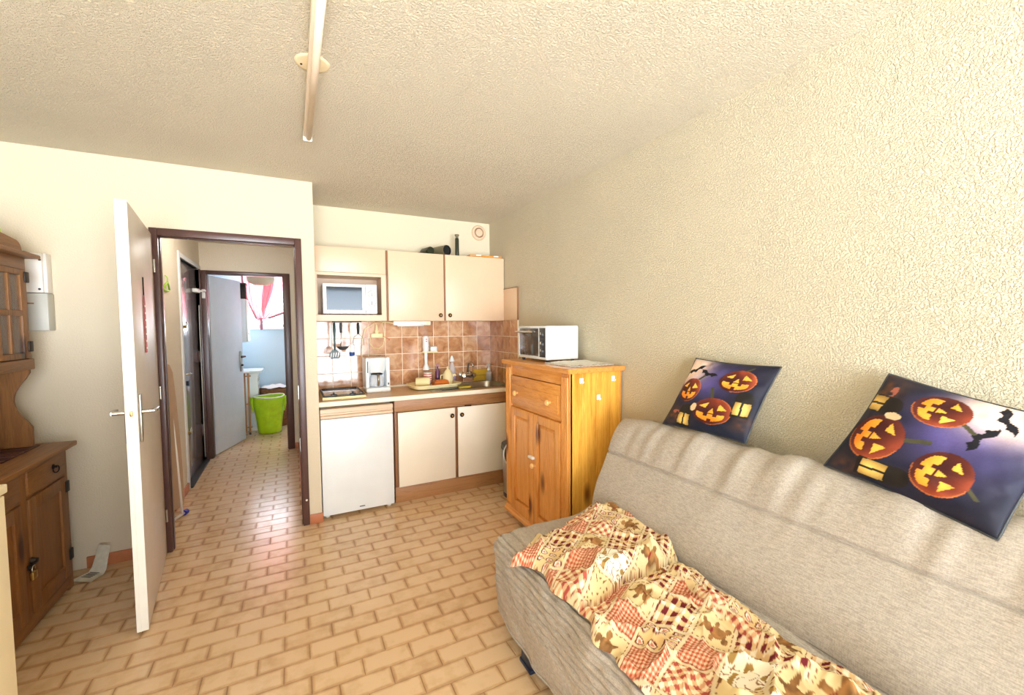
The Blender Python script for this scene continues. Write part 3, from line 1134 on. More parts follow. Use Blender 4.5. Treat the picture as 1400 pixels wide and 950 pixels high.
lpart('stopper', 'tubeo', t, [(.013, .19), (.013, .205), (.021, .215), (.021, .225), (.012, .228), (0, .228)], (0, 0, 0), 18, None, 'flared olive stopper')
t = thing('serving_board', 'brown tray lying on top of the wall cabinet, right end', 'tray', (1.665, 3.83, CZ1))
bm = BM()
box(bm, (-.165, -.075, 0), (.165, .12, .010), .004)
obj('base', bm, 'pinex', t, True)
bm = BM()
box(bm, (-.165, -.075, .010), (.165, -.064, .024), .003)
box(bm, (-.165, .109, .010), (.165, .12, .024), .003)
box(bm, (-.165, -.064, .010), (-.154, .109, .024), .003)
box(bm, (.154, -.064, .010), (.165, .109, .024), .003)
obj('rim', bm, 'pinex', t, True)
for x in (-.08, .10):
    bpart('white_patch', 'whitep', t, (x - .025, -.0765, .014), (x + .025, -.0755, .026), 0)

v = thing('vent_valve', 'round cream ventilation valve high on the kitchen wall', 'vent', (1.72, YK, 2.40))
lpart('ring', 'cream', v, [(.076, 0), (.076, .006), (.068, .016), (.050, .018), (.048, .004), (.0, .003)], (0, 0, 0), 32, (0, -1, 0))
lpart('disc', 'cream', v, [(.0, .008), (.040, .008), (.041, .016), (.036, .024), (0, .026)], (0, 0, 0), 32, (0, -1, 0))
lpart('gap_shadow_ring', 'oakdark', v, [(.049, .0045), (.041, .0045)], (0, 0, 0), 32, (0, -1, 0), 'brown ring painted as the shade in the gap round the disc')  # brown ring colours in the shade between ring and disc

# under-cabinet lamp, socket and leads
t = thing('cabinet_lamp', 'slim white strip lamp under the two-door wall cabinet', 'lamp', (.955, 3.80, CZ0))
bpart('housing', 'whitep', t, (-.165, -.022, -.038), (.165, .022, -.001), .006)
bm = BM()
tube(bm, [(-.13, -.014, -.036), (.10, -.014, -.036)], .012, 12)
obj('diffuser', bm, 'white', t, 'all')
bpart('switch', 'creamy', t, (.125, -.026, -.030), (.15, -.021, -.012), .002)
tpart('lead', 'creamy', t, [(-.165, 0, -.02), (-.20, .02, -.012), (-.25, .10, -.006), (-.28, .2, -.004)], .004)
t = thing('socket_outlet', 'cream wall socket on the tiles above the coffee maker', 'socket', (.692, YK - .008, 1.378))
bpart('plate', 'creamy', t, (-.052, -.03, -.02), (.052, 0, .02), .006)
lpart('plug', 'creamy', t, [(.021, 0), (.021, .02), (.014, .034), (.013, .062), (.008, .075), (0, .076)], (0, -.016, .02), 14)
tpart('lead', 'creamy', t, [(0, -.016, .09), (-.01, -.016, .118), (-.05, -.014, .09), (-.10, -.012, .06), (-.128, -.012, -.03), (-.135, -.02, -.16), (-.13, -.04, -.22)], .004)
tpart('loop_lead', 'creamy', t, [(-.055, -.012, -.02), (-.062, -.010, -.07), (-.03, -.010, -.115), (.02, -.010, -.12), (.058, -.010, -.085), (.07, -.010, -.02), (.066, -.010, .05), (.05, -.010, .11), (.08, -.02, .125)], .004)
tpart('bare_wires', 'orangecable', t, [(.06, -.01, -.01), (.10, -.012, -.025), (.125, -.014, -.035), (.11, -.014, -.045)], .004, label='orange loose wires')

# ---- hanging utensils
rail = thing('utensil_rail', 'thin dark rail under the microwave cabinet with utensils hanging', 'rail', (.41, 3.775, CZ0))
bpart('bar', 'black', rail, (-.115, -.006, -.010), (.115, .006, -.0005), .002)
for x in (.314, .364, .440, .495):
    tpart('hook', 'black', rail, [(x - .41, -.004, -.008), (x - .41, -.012, -.016), (x - .41, -.017, -.010)], .002, 6)
t = thing('spatula', 'dark slotted spatula hanging from the rail, leftmost utensil', 'spatula', (.310, 3.762, 1.20))
bm = BM()
o_ = [(-.030, 0), (.030, 0), (.040, .012), (.036, .05), (.014, .074), (-.014, .074), (-.036, .05), (-.040, .012)]
outer = [bm.verts.new((a, 0, b)) for a, b in o_]
# blade as bars so that the slots are open
bm.clear()
prism(bm, [(-.030, 0), (.030, 0), (.040, .012), (-.040, .012)], -.002, .002)
prism(bm, [(-.036, .05), (.036, .05), (.014, .076), (-.014, .076)], -.002, .002)
for x in (-.036, -.018, 0, .018, .036):
    prism(bm, [(x - .005 - .004, .011), (x + .005 - .004, .011), (x + .005 + .003, .051), (x - .005 + .003, .051)], -.002, .002)
obj('blade', bm, 'green_black', t)
tpart('handle', 'green_black', t, [(0, 0, .07), (0, -.006, .12), (0, -.003, .19), (0, 0, .235), (0, 0, .292)], [.006, .006, .008, .011, .009], 10)
t = thing('ladle', 'dark ladle hanging from the rail behind the spatula', 'ladle', (.362, 3.782, 1.265))
lpart('bowl', 'darkgrey', t, [(0, 0), (.022, .005), (.040, .018), (.046, .032), (.043, .032), (.036, .02), (.018, .009), (0, .006)], (.012, 0, 0), 22)
tpart('shaft', 'steel', t, [(-.005, .012, .03), (0, 0, .07), (0, 0, .15)], .003)
tpart('handle', 'darkgrey', t, [(0, 0, .145), (0, 0, .20), (0, 0, .228)], [.008, .011, .009], 10)
t = thing('bottle_brush', 'clear and blue brush hanging third on the rail', 'brush', (.440, 3.752, 1.215))
lpart('bristle_head', 'bluebr', t, [(0, 0), (.018, .004), (.022, .016), (.022, .032), (.016, .036), (0, .036)], (0, 0, 0), 18)
lpart('cup', 'clear', t, [(.0215, .034), (.025, .06), (.024, .095), (.020, .10), (0, .10)], (0, 0, 0), 18)
tpart('handle', 'whitep', t, [(0, 0, .10), (-.006, 0, .18), (-.010, 0, .24), (-.002, 0, .278)], .004)
t = thing('potato_masher', 'wire potato masher with a black handle hanging at the rail end', 'masher', (.495, 3.768, 1.302))
bm = BM()
tube(bm, [(-.042, 0, .004), (-.043, 0, .04), (-.030, 0, .075), (0, 0, .098), (.030, 0, .075), (.043, 0, .04), (.042, 0, .004)], .003, 8)
box(bm, (-.045, -.012, 0), (.045, .012, .005), .001)
obj('wire_head', bm, 'steel', t, True)
tpart('handle', 'black', t, [(0, 0, .096), (0, 0, .15), (0, 0, .19)], [.008, .012, .009], 12)

# ---- coffee maker
CM = thing('coffee_maker', 'white filter coffee maker with a glass jug on the worktop', 'coffee maker', (.552, 3.775, .893), .03)
bm = BM()
box(bm, (0, 0, 0), (.205, .20, .042), .012, 3)
box(bm, (0, .02, .042), (.032, .19, .30), .010, 3)
box(bm, (.173, .02, .042), (.205, .19, .30), .010, 3)
box(bm, (.032, .12, .042), (.173, .19, .30), .008)
obj('body', bm, 'white', CM, True)
bm = BM()
lathe(bm, [(0, .302), (.05, .303), (.073, .296), (.076, .27), (.073, .20), (.066, .170), (.0, .165)], (.1025, .085, 0), 30)
obj('filter_basket', bm, 'white', CM, True)
jug = lpart('jug', 'clear', CM, [(0, .044), (.055, .044), (.062, .055), (.060, .11), (.050, .145), (.047, .15), (.045, .145), (.057, .11), (.059, .056), (0, .048)], (.1025, .085, 0), 28)
lpart('jug_lid', 'darkgrey', jug, [(.05, .148), (.052, .155), (.03, .163), (0, .164)], (.1025, .085, 0), 24)
tpart('jug_handle', 'steel', jug, [(.1025, .035, .145), (.1025, .008, .150), (.1025, .004, .11), (.1025, .012, .065), (.1025, .026, .062)], .011, 10)
bpart('water_gauge', 'darkgrey', CM, (.012, .0185, .17), (.020, .021, .27), .001)
bpart('switch', 'black', CM, (.184, .0185, .06), (.194, .022, .078), .001)

# ---- dish tray and what is on it
TR_ = thing('dish_tray', 'cream plastic dish tray on the sink drainer', 'tray', (1.16, 3.84, .901), .10)
bm = BM()
rows = []
for s, zz in ((.10, .006), (.93, .006), (.97, .02), (.985, .032), (1.03, .034), (1.03, .026), (1.0, .024), (.965, .001), (.1, 0)):
    rows.append([(s * .225 * math.copysign(abs(math.cos(2 * PI * k / 40)) ** .35, math.cos(2 * PI * k / 40)), (s - .0) * .15 * math.copysign(abs(math.sin(2 * PI * k / 40)) ** .35, math.sin(2 * PI * k / 40)), zz) for k in range(41)])
grid(bm, rows)
bmesh.ops.remove_doubles(bm, verts=bm.verts, dist=1e-5)
obj('tray_shell', bm, 'creamy', TR_, True)
bpart('inner_mat', 'creamy', TR_, (-.19, -.12, .0055), (.19, .12, .009), 0)
TZ = .911
t = thing('pale_cup', 'cream cup lying on its side at the left of the dish tray', 'cup', (1.055, 3.82, TZ))
ax = (.9, -.35, .02)
lpart('cup_wall', 'creamy', t, [(0, 0), (.036, 0), (.040, .01), (.042, .12), (.039, .12), (.036, .012), (0, .01)], (-.06, .02, .0425), 24, ax)
lpart('bottom_ring', 'creamy', t, [(.03, -.004), (.036, -.003), (.036, .004)], (-.06, .02, .0425), 24, ax)
t = thing('ribbed_tub', 'red and white ribbed tub standing on the dish tray', 'tub', (1.125, 3.92, TZ))
lpart('tub_wall', 'whitep', t, [(0, 0), (.034, 0), (.036, .01), (.038, .115), (.034, .115), (.032, .012), (0, .01)], (0, 0, 0), 24)
for k in range(5):
    lpart('rib', 'stripe', t, [(.0365, .012 + k * .021), (.041, .016 + k * .021), (.0375, .021 + k * .021)], (0, 0, 0), 24)
t = thing('amber_box', 'amber plastic box lying in the middle of the dish tray', 'box', (1.21, 3.80, TZ))
bm = BM()
prism(bm, [(-.075, 0), (.075, 0), (.062, .05), (-.065, .045)], -.045, .045, 'Y', .006)
obj('body', bm, 'amber', t, True)
bpart('lid', 'amber', t, (-.05, -.03, .047), (.045, .03, .056), .003)
t = thing('purple_bottle', 'slim dark purple bottle standing behind the amber box', 'bottle', (1.225, 3.935, TZ))
lpart('glass_body', 'darkpurple', t, [(0, 0), (.02, 0), (.022, .01), (.022, .12), (.008, .15), (.008, .18), (0, .182)], (0, 0, 0), 18)
lpart('cap', 'purple', t, [(.0095, .165), (.0095, .188), (0, .189)], (0, 0, 0), 14)
t = thing('cream_jug', 'cream pear-shaped jug standing at the right of the dish tray', 'jug', (1.305, 3.875, TZ))
lpart('jug_body', 'creamy', t, [(0, 0), (.040, 0), (.048, .02), (.050, .06), (.044, .10), (.026, .13), (.010, .142), (.008, .165), (0, .168)], (0, 0, 0), 24)
tpart('spout', 'creamy', t, [(.04, 0, .075), (.07, 0, .085), (.082, -.004, .075)], [.014, .009, .007], 10)
tpart('handle', 'creamy', t, [(-.04, 0, .09), (-.07, 0, .085), (-.072, 0, .05), (-.045, 0, .035)], .006, 8)
t = thing('sponge', 'yellow and olive scrubbing sponge at the edge of the drainer', 'sponge', (1.375, 3.63, .900))
bpart('foam', 'yellow', t, (-.055, -.03, .0), (.055, .03, .016), .004)
bpart('scourer', 'olive', t, (-.054, -.029, .016), (.054, .029, .022), .003)
t = thing('dish_cloth_pad', 'dark green flat pad between dish tray and sponge', 'cloth', (1.285, 3.625, .898))
bpart('pad', 'green_black', t, (-.13, -.035, 0), (.03, .03, .006), .002)
t = thing('dish_soap_bottle', 'clear soap bottle of purple liquid left of the tap', 'bottle', (1.395, 4.01, .898))
lpart('liquid', 'purple', t, [(0, .003), (.036, .003), (.038, .012), (.036, .075), (0, .076)], (0, 0, 0), 24)
lpart('bottle_wall', 'clear', t, [(0, 0), (.037, 0), (.0405, .01), (.038, .08), (.034, .13), (.024, .175), (.013, .195), (.012, .21), (0, .21)], (0, 0, 0), 24)
lpart('cap', 'white', t, [(.012, .21), (.026, .215), (.024, .228), (.010, .262), (.006, .27), (0, .271)], (0, 0, 0), 20)
t = thing('yellow_sponge_box', 'flat ochre cleaning cloth packet leaning on the tiles behind the sink', 'packet', (1.708, 4.045, .8975))
bm = BM()
box(bm, (-.076, -.012, 0), (.076, .012, .118), .004)
bmesh.ops.rotate(bm, verts=bm.verts, cent=(0, 0, 0), matrix=Matrix.Rotation(math.radians(-3), 3, 'X'))
obj('packet_body', bm, 'yellow', t, True)
bpart('fold_seam', 'olive', t, (-.074, -.0155, .055), (.074, -.0135, .060), 0)
t = thing('pump_bottle', 'small white pump soap bottle at the right rear of the sink', 'bottle', (1.79, 4.005, .898))
lpart('bottle_wall', 'clear', t, [(0, 0), (.028, 0), (.030, .008), (.029, .085), (.014, .10), (.012, .108), (0, .108)], (0, 0, 0), 20)
lpart('liquid', 'tubeo', t, [(0, .003), (.026, .004), (.026, .06), (0, .061)], (0, 0, 0), 20)
bm = BM()
lathe(bm, [(.016, .106), (.016, .125), (.006, .130), (.005, .15), (.015, .152), (.016, .17), (0, .175)], (0, 0, 0), 18)
tube(bm, [(0, 0, .163), (-.025, -.015, .166), (-.036, -.022, .158)], .006, 8)
obj('pump', bm, 'white', t, True)

# ---- hand blender on its wall bracket
t = thing('hand_blender', 'white hand blender hanging in a bracket on the tiles', 'blender', (1.14, 4.025, 1.04))
lpart('motor_grip', 'white', t, [(0, .165), (.020, .166), (.027, .175), (.030, .22), (.029, .28), (.031, .31), (.024, .325), (0, .327)], (0, 0, 0), 24)
lpart('shaft', 'white', t, [(.016, .166), (.0145, .06), (.018, .045), (.031, .02), (.032, .002), (.028, 0), (.026, .014), (0, .02)], (0, 0, 0), 24)
for z in (.27, .29):
    bpart('button', 'stripe', t, (-.008, -.0325, z), (.006, -.028, z + .010), .001)
t = thing('blender_bracket', 'cream wall bracket holding the hand blender', 'bracket', (1.215, YK - .008, 1.205))
bpart('shelf_plate', 'creamy', t, (-.115, -.065, 0), (.035, 0, .014), .003)
bpart('cup_holder', 'white', t, (-.03, -.06, .014), (.032, -.008, .058), .006)
bpart('screw_cover', 'darkgrey', t, (.036, -.03, .03), (.041, -.02, .04), .001)

# ================================================================== pine cupboard with toaster oven
CPX, CPY, CPW, CPD = 1.445, 2.065, 0.83, 0.385      # front plane x, near y, width along y, depth along x
CB = thing('pine_cupboard', 'tall varnished orange pine cupboard with one drawer and two panelled doors', 'cupboard', (CPX, CPY, 0))
for x in (.04, CPD - .045):
    for y in (.06, CPW - .06):
        lpart('bun_foot', 'pine', CB, [(0, 0), (.018, 0), (.027, .012), (.028, .026), (.020, .042), (.022, .05), (0, .05)], (x, y, 0), 20)
bm = BM()
prism(bm, [(-.022, .050), (.02, .050), (.02, .098), (-.004, .098), (-.010, .090), (-.012, .076), (-.022, .068)], -.02, CPW + .02, 'Y', .001)
box(bm, (.02, -.02, .05), (CPD, .0, .068), .003)
box(bm, (.02, CPW, .05), (CPD, CPW + .02, .068), .003)
obj('base_moulding', bm, 'pinex', CB, True)
bm = BM()
box(bm, (.02, .016, .068), (CPD, CPW - .016, .086))
box(bm, (CPD - .008, .0, .086), (CPD, CPW, 1.176))
box(bm, (.0, CPW - .016, .086), (CPD - .008, CPW, 1.176))
box(bm, (.016, .016, .870), (CPD - .008, CPW - .016, .886))
obj('carcass', bm, 'pine', CB)
# near side built from glued boards
ed = [0.0, .085, .19, .30, CPD - .008]
for a, b in zip(ed, ed[1:]):
    bpart('side_board', 'pineb', CB, (a + .0004, 0, .098), (b - .0004, .0158, 1.176), .0007)
# fluted corner columns
for y0 in (0.0, CPW - .085):
    bm = BM()
    box(bm, (-.006, y0, .10), (.014, y0 + .085, 1.176), .002)
    for k in range(4):
        cyl(bm, (-.011, y0 + .016 + k * .0177, .13), (-.011, y0 + .016 + k * .0177, 1.15), .0074, .0074, 12)
    obj('fluted_column', bm, 'pine', CB, True)
bpart('top_rail', 'pinex', CB, (-.002, .085, 1.098), (.016, CPW - .085, 1.176), .002)
bpart('middle_rail', 'pinex', CB, (.0, .085, .868), (.016, CPW - .085, .888), .001)
dw = bpart('drawer', 'pinex', CB, (-.012, .088, .890), (.010, CPW - .088, 1.094), .004)
bpart('drawer_panel', 'pinex', dw, (-.017, .112, .912), (-.010, CPW - .112, 1.03), .003)
for y in (.196, .634):
    lpart('knob', 'knobw', dw, [(.008, 0), (.008, .010), (.016, .018), (.019, .026), (.014, .034), (0, .037)], (-.016, y, .976), 20, (-1, 0, 0))
ym = CPW / 2
for y0, y1 in ((.088, ym - .002), (ym + .002, CPW - .088)):
    bm = BM()
    f = .058
    za, zc_ = .102, .866
    box(bm, (-.018, y0, za), (.008, y0 + f, zc_), .004)
    box(bm, (-.018, y1 - f, za), (.008, y1, zc_), .004)
    box(bm, (-.018, y0 + f, za), (.008, y1 - f, za + f + .02), .004)
    box(bm, (-.018, y0 + f, zc_ - f), (.008, y1 - f, zc_), .003)
    dr = obj('door', bm, 'pine', CB, True)
    bm = BM()
    A = [(y0 + f, za + f + .02), (y1 - f, za + f + .02), (y1 - f, zc_ - f), (y0 + f, zc_ - f)]
    i2 = .022
    Bp = [(A[0][0] + i2, A[0][1] + i2), (A[1][0] - i2, A[1][1] + i2), (A[2][0] - i2, A[2][1] - i2), (A[3][0] + i2, A[3][1] - i2)]
    va = [bm.verts.new((.001, p[0], p[1])) for p in A]
    vb = [bm.verts.new((-.013, p[0], p[1])) for p in Bp]
    bm.faces.new(vb)
    for k in range(4):
        bm.faces.new((va[k], va[(k + 1) % 4], vb[(k + 1) % 4], vb[k]))
    obj('raised_panel', bm, 'pine', dr)
lpart('door_knob', 'knobw', CB, [(.008, 0), (.008, .010), (.016, .018), (.019, .026), (.014, .034), (0, .037)], (-.018, ym - .030, .520), 20, (-1, 0, 0))
bm = BM()
box(bm, (-.040, ym - .028, .560), (-.018, ym + .035, .578), .004)
obj('child_lock', bm, 'whitep', CB, True, 'white plastic child lock')
bm = BM()
prism(bm, [(-.030, 1.176), (CPD + .004, 1.176), (CPD + .004, 1.205), (-.026, 1.205), (-.034, 1.198), (-.034, 1.190)], -.032, CPW + .030, 'Y', .003)
obj('top', bm, 'pinex', CB, True)
for x, z in ((.078, 1.112), (.318, 1.112), (.205, 1.004)):
    bm = BM()
    box(bm, (x - .013, -.004, z), (x + .013, 0, z + .032), .003)
    tube(bm, [(x, -.002, z + .010), (x, -.014, z + .002), (x, -.020, z + .006), (x, -.021, z + .014)], .004, 8)
    obj('stick_on_hook', bm, 'white', CB, True, 'white stick-on hook')

OV = thing('toaster_oven', 'white mini oven with dark glass front on the pine cupboard', 'oven', (1.525, 2.465, 1.205))
OW, OD, OH = .395, .268, .250       # width along y, depth along x, top
bm = BM()
box(bm, (.010, 0, .016), (OD, OW, OH), .008, 3)
obj('body', bm, 'white', OV, True)
for x in (.03, OD - .03):
    for y in (.03, OW - .03):
        cpart('foot', 'darkgrey', OV, (x, y, 0), (x, y, .018), .011, .013, 12)
bm = BM()
box(bm, (0, 0, .018), (.012, OW, .034), .003)
box(bm, (0, 0, .236), (.012, OW, OH - .002), .003)
box(bm, (0, 0, .034), (.012, .010, .236), .002)
box(bm, (0, OW - .014, .034), (.012, OW, .236), .002)
box(bm, (0, .094, .034), (.012, .102, .236), .002)
obj('front_frame', bm, 'white', OV, True)
bpart('control_panel', 'darkgrey', OV, (.003, .010, .034), (.010, .094, .236), .001)
for z in (.075, .125, .19):
    k = lpart('dial', 'darkgrey', OV, [(.020, 0), (.019, .010), (.016, .014), (0, .015)], (.003, .052, z), 20, (-1, 0, 0))
    bpart('pointer', 'whitep', k, (-.0135, .050, z), (-.0115, .054, z + .016), 0)
dr = bpart('glass_door', 'dglass', OV, (.002, .102, .040), (.010, OW - .014, .232), .001)
bm = BM()
tube(bm, [(-.028, .125, .208), (-.028, OW - .005, .208)], .007, 10)
for y in (.135, OW - .03):
    cyl(bm, (-.028, y, .208), (.004, y, .208), .006, .008, 10)
obj('door_handle', bm, 'chrome', dr, True)
bm = BM()
for r_ in range(3):
    for k in range(10):
        x = .075 + k * .0155
        box(bm, (x, -.0012, .075 + r_ * .052), (x + .0045, .003, .107 + r_ * .052), .0005, 1)
obj('vent_slots', bm, 'panelg', OV, label='rows of grey vent slots')
cpart('cord_stub', 'darkgrey', OV, (OD - .002, .03, .04), (OD + .012, .03, .04), .006)

DO = thing('lace_doily', 'white lace doily on the cupboard in front of the mini oven', 'doily', (1.66, 2.28, 1.2055))
n, m = 40, 30
u, w_ = np.meshgrid(np.linspace(-1, 1, n), np.linspace(-1, 1, m), indexing='ij')
X = u * .155
Y = w_ * .155
Z = .004 + .004 * (vnoise(u * 3 + 5, w_ * 3 + 2, 5) + 1) + .002 * vnoise(u * 9, w_ * 9, 6)
sheet('lace', X, Y, Z, 'lace', DO)
bm = BM()
for k in range(12):
    for s in (-1, 1):
        t = -.145 + k * .0264
        cyl(bm, (t, s * .155, .001), (t, s * .155, .006), .013, .013, 10)
        cyl(bm, (s * .155, t, .001), (s * .155, t, .006), .013, .013, 10)
obj('scalloped_edge', bm, 'lace', DO)

BN = thing('pedal_bin', 'silver pedal bin with its dark lid open, half hidden behind the pine cupboard', 'bin', (1.715, 3.215, 0))
lpart('body', 'silver', BN, [(0, .02), (.13, .02), (.135, .03), (.150, .40), (.146, .41), (0, .41)], (0, 0, 0), 36)
lpart('base_ring', 'navy', BN, [(.0, 0), (.138, 0), (.142, .01), (.136, .035), (0, .035)], (0, 0, 0), 36)
bm = BM()
lathe(bm, [(.152, .405), (.156, .415), (.152, .45), (.10, .475), (0, .482)], (0, 0, 0), 36)
obj('lid', bm, 'darkgrey', BN, True)
bm = BM()
tube(bm, [(-.10, -.105, .035), (-.155, -.13, .05), (-.165, -.175, .045), (-.12, -.19, .035), (-.08, -.13, .03)], .010, 8)
box(bm, (-.17, -.20, .004), (-.07, -.12, .022), .005)
obj('pedal', bm, 'navy', BN, True)
od = Vector((-.62, -.75, .22)).normalized()
oc = Vector((-.085, -.135, .40))
ou = od.cross(Vector((0, 0, 1))).normalized()
ov = ou.cross(od).normalized()
lpart('open_lid', 'navy', BN, [(0, .0), (.112, .0), (.115, .006), (.09, .012), (0, .016)], oc, 36, od, 'dark round lid standing open')
tpart('lid_rim', 'white', BN, [tuple(oc + od * .006 + .118 * (math.cos(k * PI / 18) * ou + math.sin(k * PI / 18) * ov)) for k in range(36)], .006, 6, True, 'pale rim of the lid')

# ================================================================== old pine dresser
DX0, DX1, DY0, DY1 = -1.500, -1.145, 2.36, 3.255
DR = thing('dresser', 'old brown pine dresser with glazed upper doors against the left wall', 'dresser', (DX1, DY1, 0))
D_ = DX0 - DX1            # local: x 0 (front) .. D_ (back, negative), y 0 (far end) .. -L
LD = DY1 - DY0
bm = BM()
box(bm, (D_, -.020, .06), (-.018, 0, .795), .002)
box(bm, (D_, -LD, .06), (-.018, -LD + .02, .795), .002)
box(bm, (D_, -LD + .02, .06), (D_ + .01, -.02, .795))
box(bm, (D_ + .01, -LD + .02, .09), (-.018, -.02, .105))
obj('base_carcass', bm, 'old', DR, True)
for a, b in (((-.018, -.05, .0), (0, 0, .795)), ((-.018, -LD, .0), (0, -LD + .05, .795)), ((-.018, -LD / 2 - .028, .085), (0, -LD / 2 + .028, .795))):
    bpart('face_stile', 'old', DR, a, b, .002)
for a, b in (((-.018, -LD + .05, .02), (.0, -.05, .085)), ((-.018, -LD + .05, .648), (.0, -LD / 2 - .028, .662)), ((-.018, -LD / 2 + .028, .648), (.0, -.05, .662))):
    bpart('face_rail', 'oldy', DR, a, b, .001)
bm = BM()
box(bm, (D_ - .0, -LD - .02, .797), (.035, .045, .823), .006, 3)
obj('worktop', bm, 'oldy', DR, True)
for s, (a, b) in enumerate(((-LD / 2 + .032, -.040), (-LD + .040, -LD / 2 - .032))):
    dw = bpart('drawer', 'oldy', DR, (-.012, a, .664), (.008, b, .790), .004)
    yc = (a + b) / 2 + .055 * (1 if s == 0 else -1)
    lpart('pull_rose', 'iron', dw, [(.014, 0), (.014, .004), (.006, .008), (.006, .016), (0, .018)], (.008, yc, .735), 16, (1, 0, 0))
    tpart('ring_pull', 'iron', dw, [(.02 + .006 * math.sin(k * PI / 8), yc + .016 * math.sin(k * PI / 8), .722 + .018 * math.cos(k * PI / 8)) for k in range(16)], .003, 6, True)
    bm = BM()
    f = .062
    box(bm, (-.012, a, .088), (.008, a + f, .645), .003)
    box(bm, (-.012, b - f, .088), (.008, b, .645), .003)
    box(bm, (-.012, a + f, .088), (.008, b - f, .088 + f + .01), .003)
    box(bm, (-.012, a + f, .645 - f), (.008, b - f, .645), .003)
    dr = obj('door', bm, 'old', DR, True)
    bpart('panel', 'old', dr, (-.010, a + f, .088 + f + .01), (-.002, b - f, .645 - f), 0)
    hy = b if s == 0 else a
    for z in (.20, .585):
        bpart('hinge', 'iron', DR, (-.002, hy - .014 if s == 0 else hy - .02, z - .03), (.014, hy + .024 if s == 0 else hy + .014, z + .03), .003, 'dark iron hinge')
bm = BM()
box(bm, (.006, -LD / 2 - .02, .325), (.013, -LD / 2 + .075, .345), .002)
tube(bm, [(.010, -LD / 2 - .005, .34), (.022, -LD / 2 - .005, .345), (.022, -LD / 2 - .005, .325), (.010, -LD / 2 - .005, .322)], .004, 6)
cyl(bm, (.008, -LD / 2 + .02, .355), (.026, -LD / 2 + .02, .355), .016, .010, 12)
obj('hasp', bm, 'iron', DR, True)
# upper hutch
HX = -1.255 - DX1        # hutch front plane, local x
prof = [(D_, .823), (HX - .006, .823), (HX - .006, .93)]
for k in range(1, 12):
    t = k / 12
    prof.append((HX - .006 - .068 * math.sin(PI * t) ** 1.2, .93 + t * .29))
prof += [(HX - .003, 1.225), (HX - .003, 1.25), (D_, 1.25)]
for nm, y in (('scalloped_side', -.032), ('scalloped_side', -LD + .012)):
    bm = BM()
    prism(bm, prof, y, y + .020, 'Y', .0015)
    obj(nm, bm, 'old', DR)
bpart('back_board', 'old', DR, (D_, -LD + .032, .823), (D_ + .012, -.032, 1.25), 0)
bm = BM()
box(bm, (D_, -.032, 1.25), (HX - .02, -.012, 1.838))
box(bm, (D_, -LD + .012, 1.25), (HX - .02, -LD + .032, 1.838))
box(bm, (D_, -LD + .032, 1.25), (HX - .02, -.032, 1.270))
box(bm, (D_, -LD + .032, 1.818), (HX - .02, -.032, 1.838))
box(bm, (D_, -LD + .032, 1.270), (D_ + .01, -.032, 1.818))
box(bm, (D_ + .01, -LD + .032, 1.535), (HX - .04, -.032, 1.552))
obj('hutch_carcass', bm, 'old', DR)
bm = BM()
box(bm, (HX - .02, -LD + .006, 1.244), (HX + .012, -.006, 1.300), .004)
box(bm, (HX - .02, -LD + .012, 1.775), (HX, -.012, 1.838), .002)
box(bm, (HX - .02, -.034, 1.300), (HX, -.012, 1.775), .002)
box(bm, (HX - .02, -LD + .012, 1.300), (HX, -LD + .034, 1.775), .002)
box(bm, (HX - .02, -LD / 2 - .012, 1.300), (HX, -LD / 2 + .012, 1.775), .002)
obj('hutch_face', bm, 'oldy', DR, True)
for s, (a, b) in enumerate(((-LD / 2 + .014, -.036), (-LD + .036, -LD / 2 - .014))):
    bm = BM()
    f = .050
    z0, z1 = 1.304, 1.772
    x0, x1 = HX - .012, HX + .008
    box(bm, (x0, a, z0), (x1, a + f, z1), .003)
    box(bm, (x0, b - f, z0), (x1, b, z1), .003)
    box(bm, (x0, a + f, z0), (x1, b - f, z0 + .03), .003)
    box(bm, (x0, a + f, z1 - .03), (x1, b - f, z1), .003)
    dr = obj('glazed_door', bm, 'old', DR, True)
    bm = BM()
    for k in (1, 2):
        y = a + f + (b - a - 2 * f) * k / 3
        box(bm, (x0 + .003, y - .011, z0 + .03), (x1 - .002, y + .011, z1 - .03), .002)
    box(bm, (x0 + .002, a + f, 1.530), (x1 + .001, b - f, 1.556), .002)
    obj('muntin', bm, 'old', dr, True)
    bpart('pane', 'hutchglass', dr, (x0 + .006, a + f, z0 + .03), (x0 + .009, b - f, z1 - .03), 0)
    hy = b if s == 0 else a
    for z in (1.367, 1.735):
        bpart('hinge', 'iron', DR, (HX - .002, hy - .016 if s == 0 else hy - .024, z - .028), (HX + .014, hy + .024 if s == 0 else hy + .016, z + .028), .003, 'dark iron hinge')
bm = BM()
box(bm, (D_, -LD - .02, 1.838), (HX + .052, .022, 1.860), .008, 3)
obj('crown_moulding', bm, 'oldy', DR, True)
bm = BM()
ped = [(-LD - .0, 1.860), (-.005, 1.860)] + [(-.005 - .06 * (1 - math.cos(k * PI / 12)) / 1.2, 1.866 + .060 * math.sin(k * PI / 12)) for k in range(0, 7)] + [(-LD / 2, 1.97), (-LD + .10, 1.93), (-LD, 1.875)]
prism(bm, [(p[0], p[1]) for p in ped], HX - .03, HX - .010, 'X', .002)
obj('pediment', bm, 'oldy', DR)

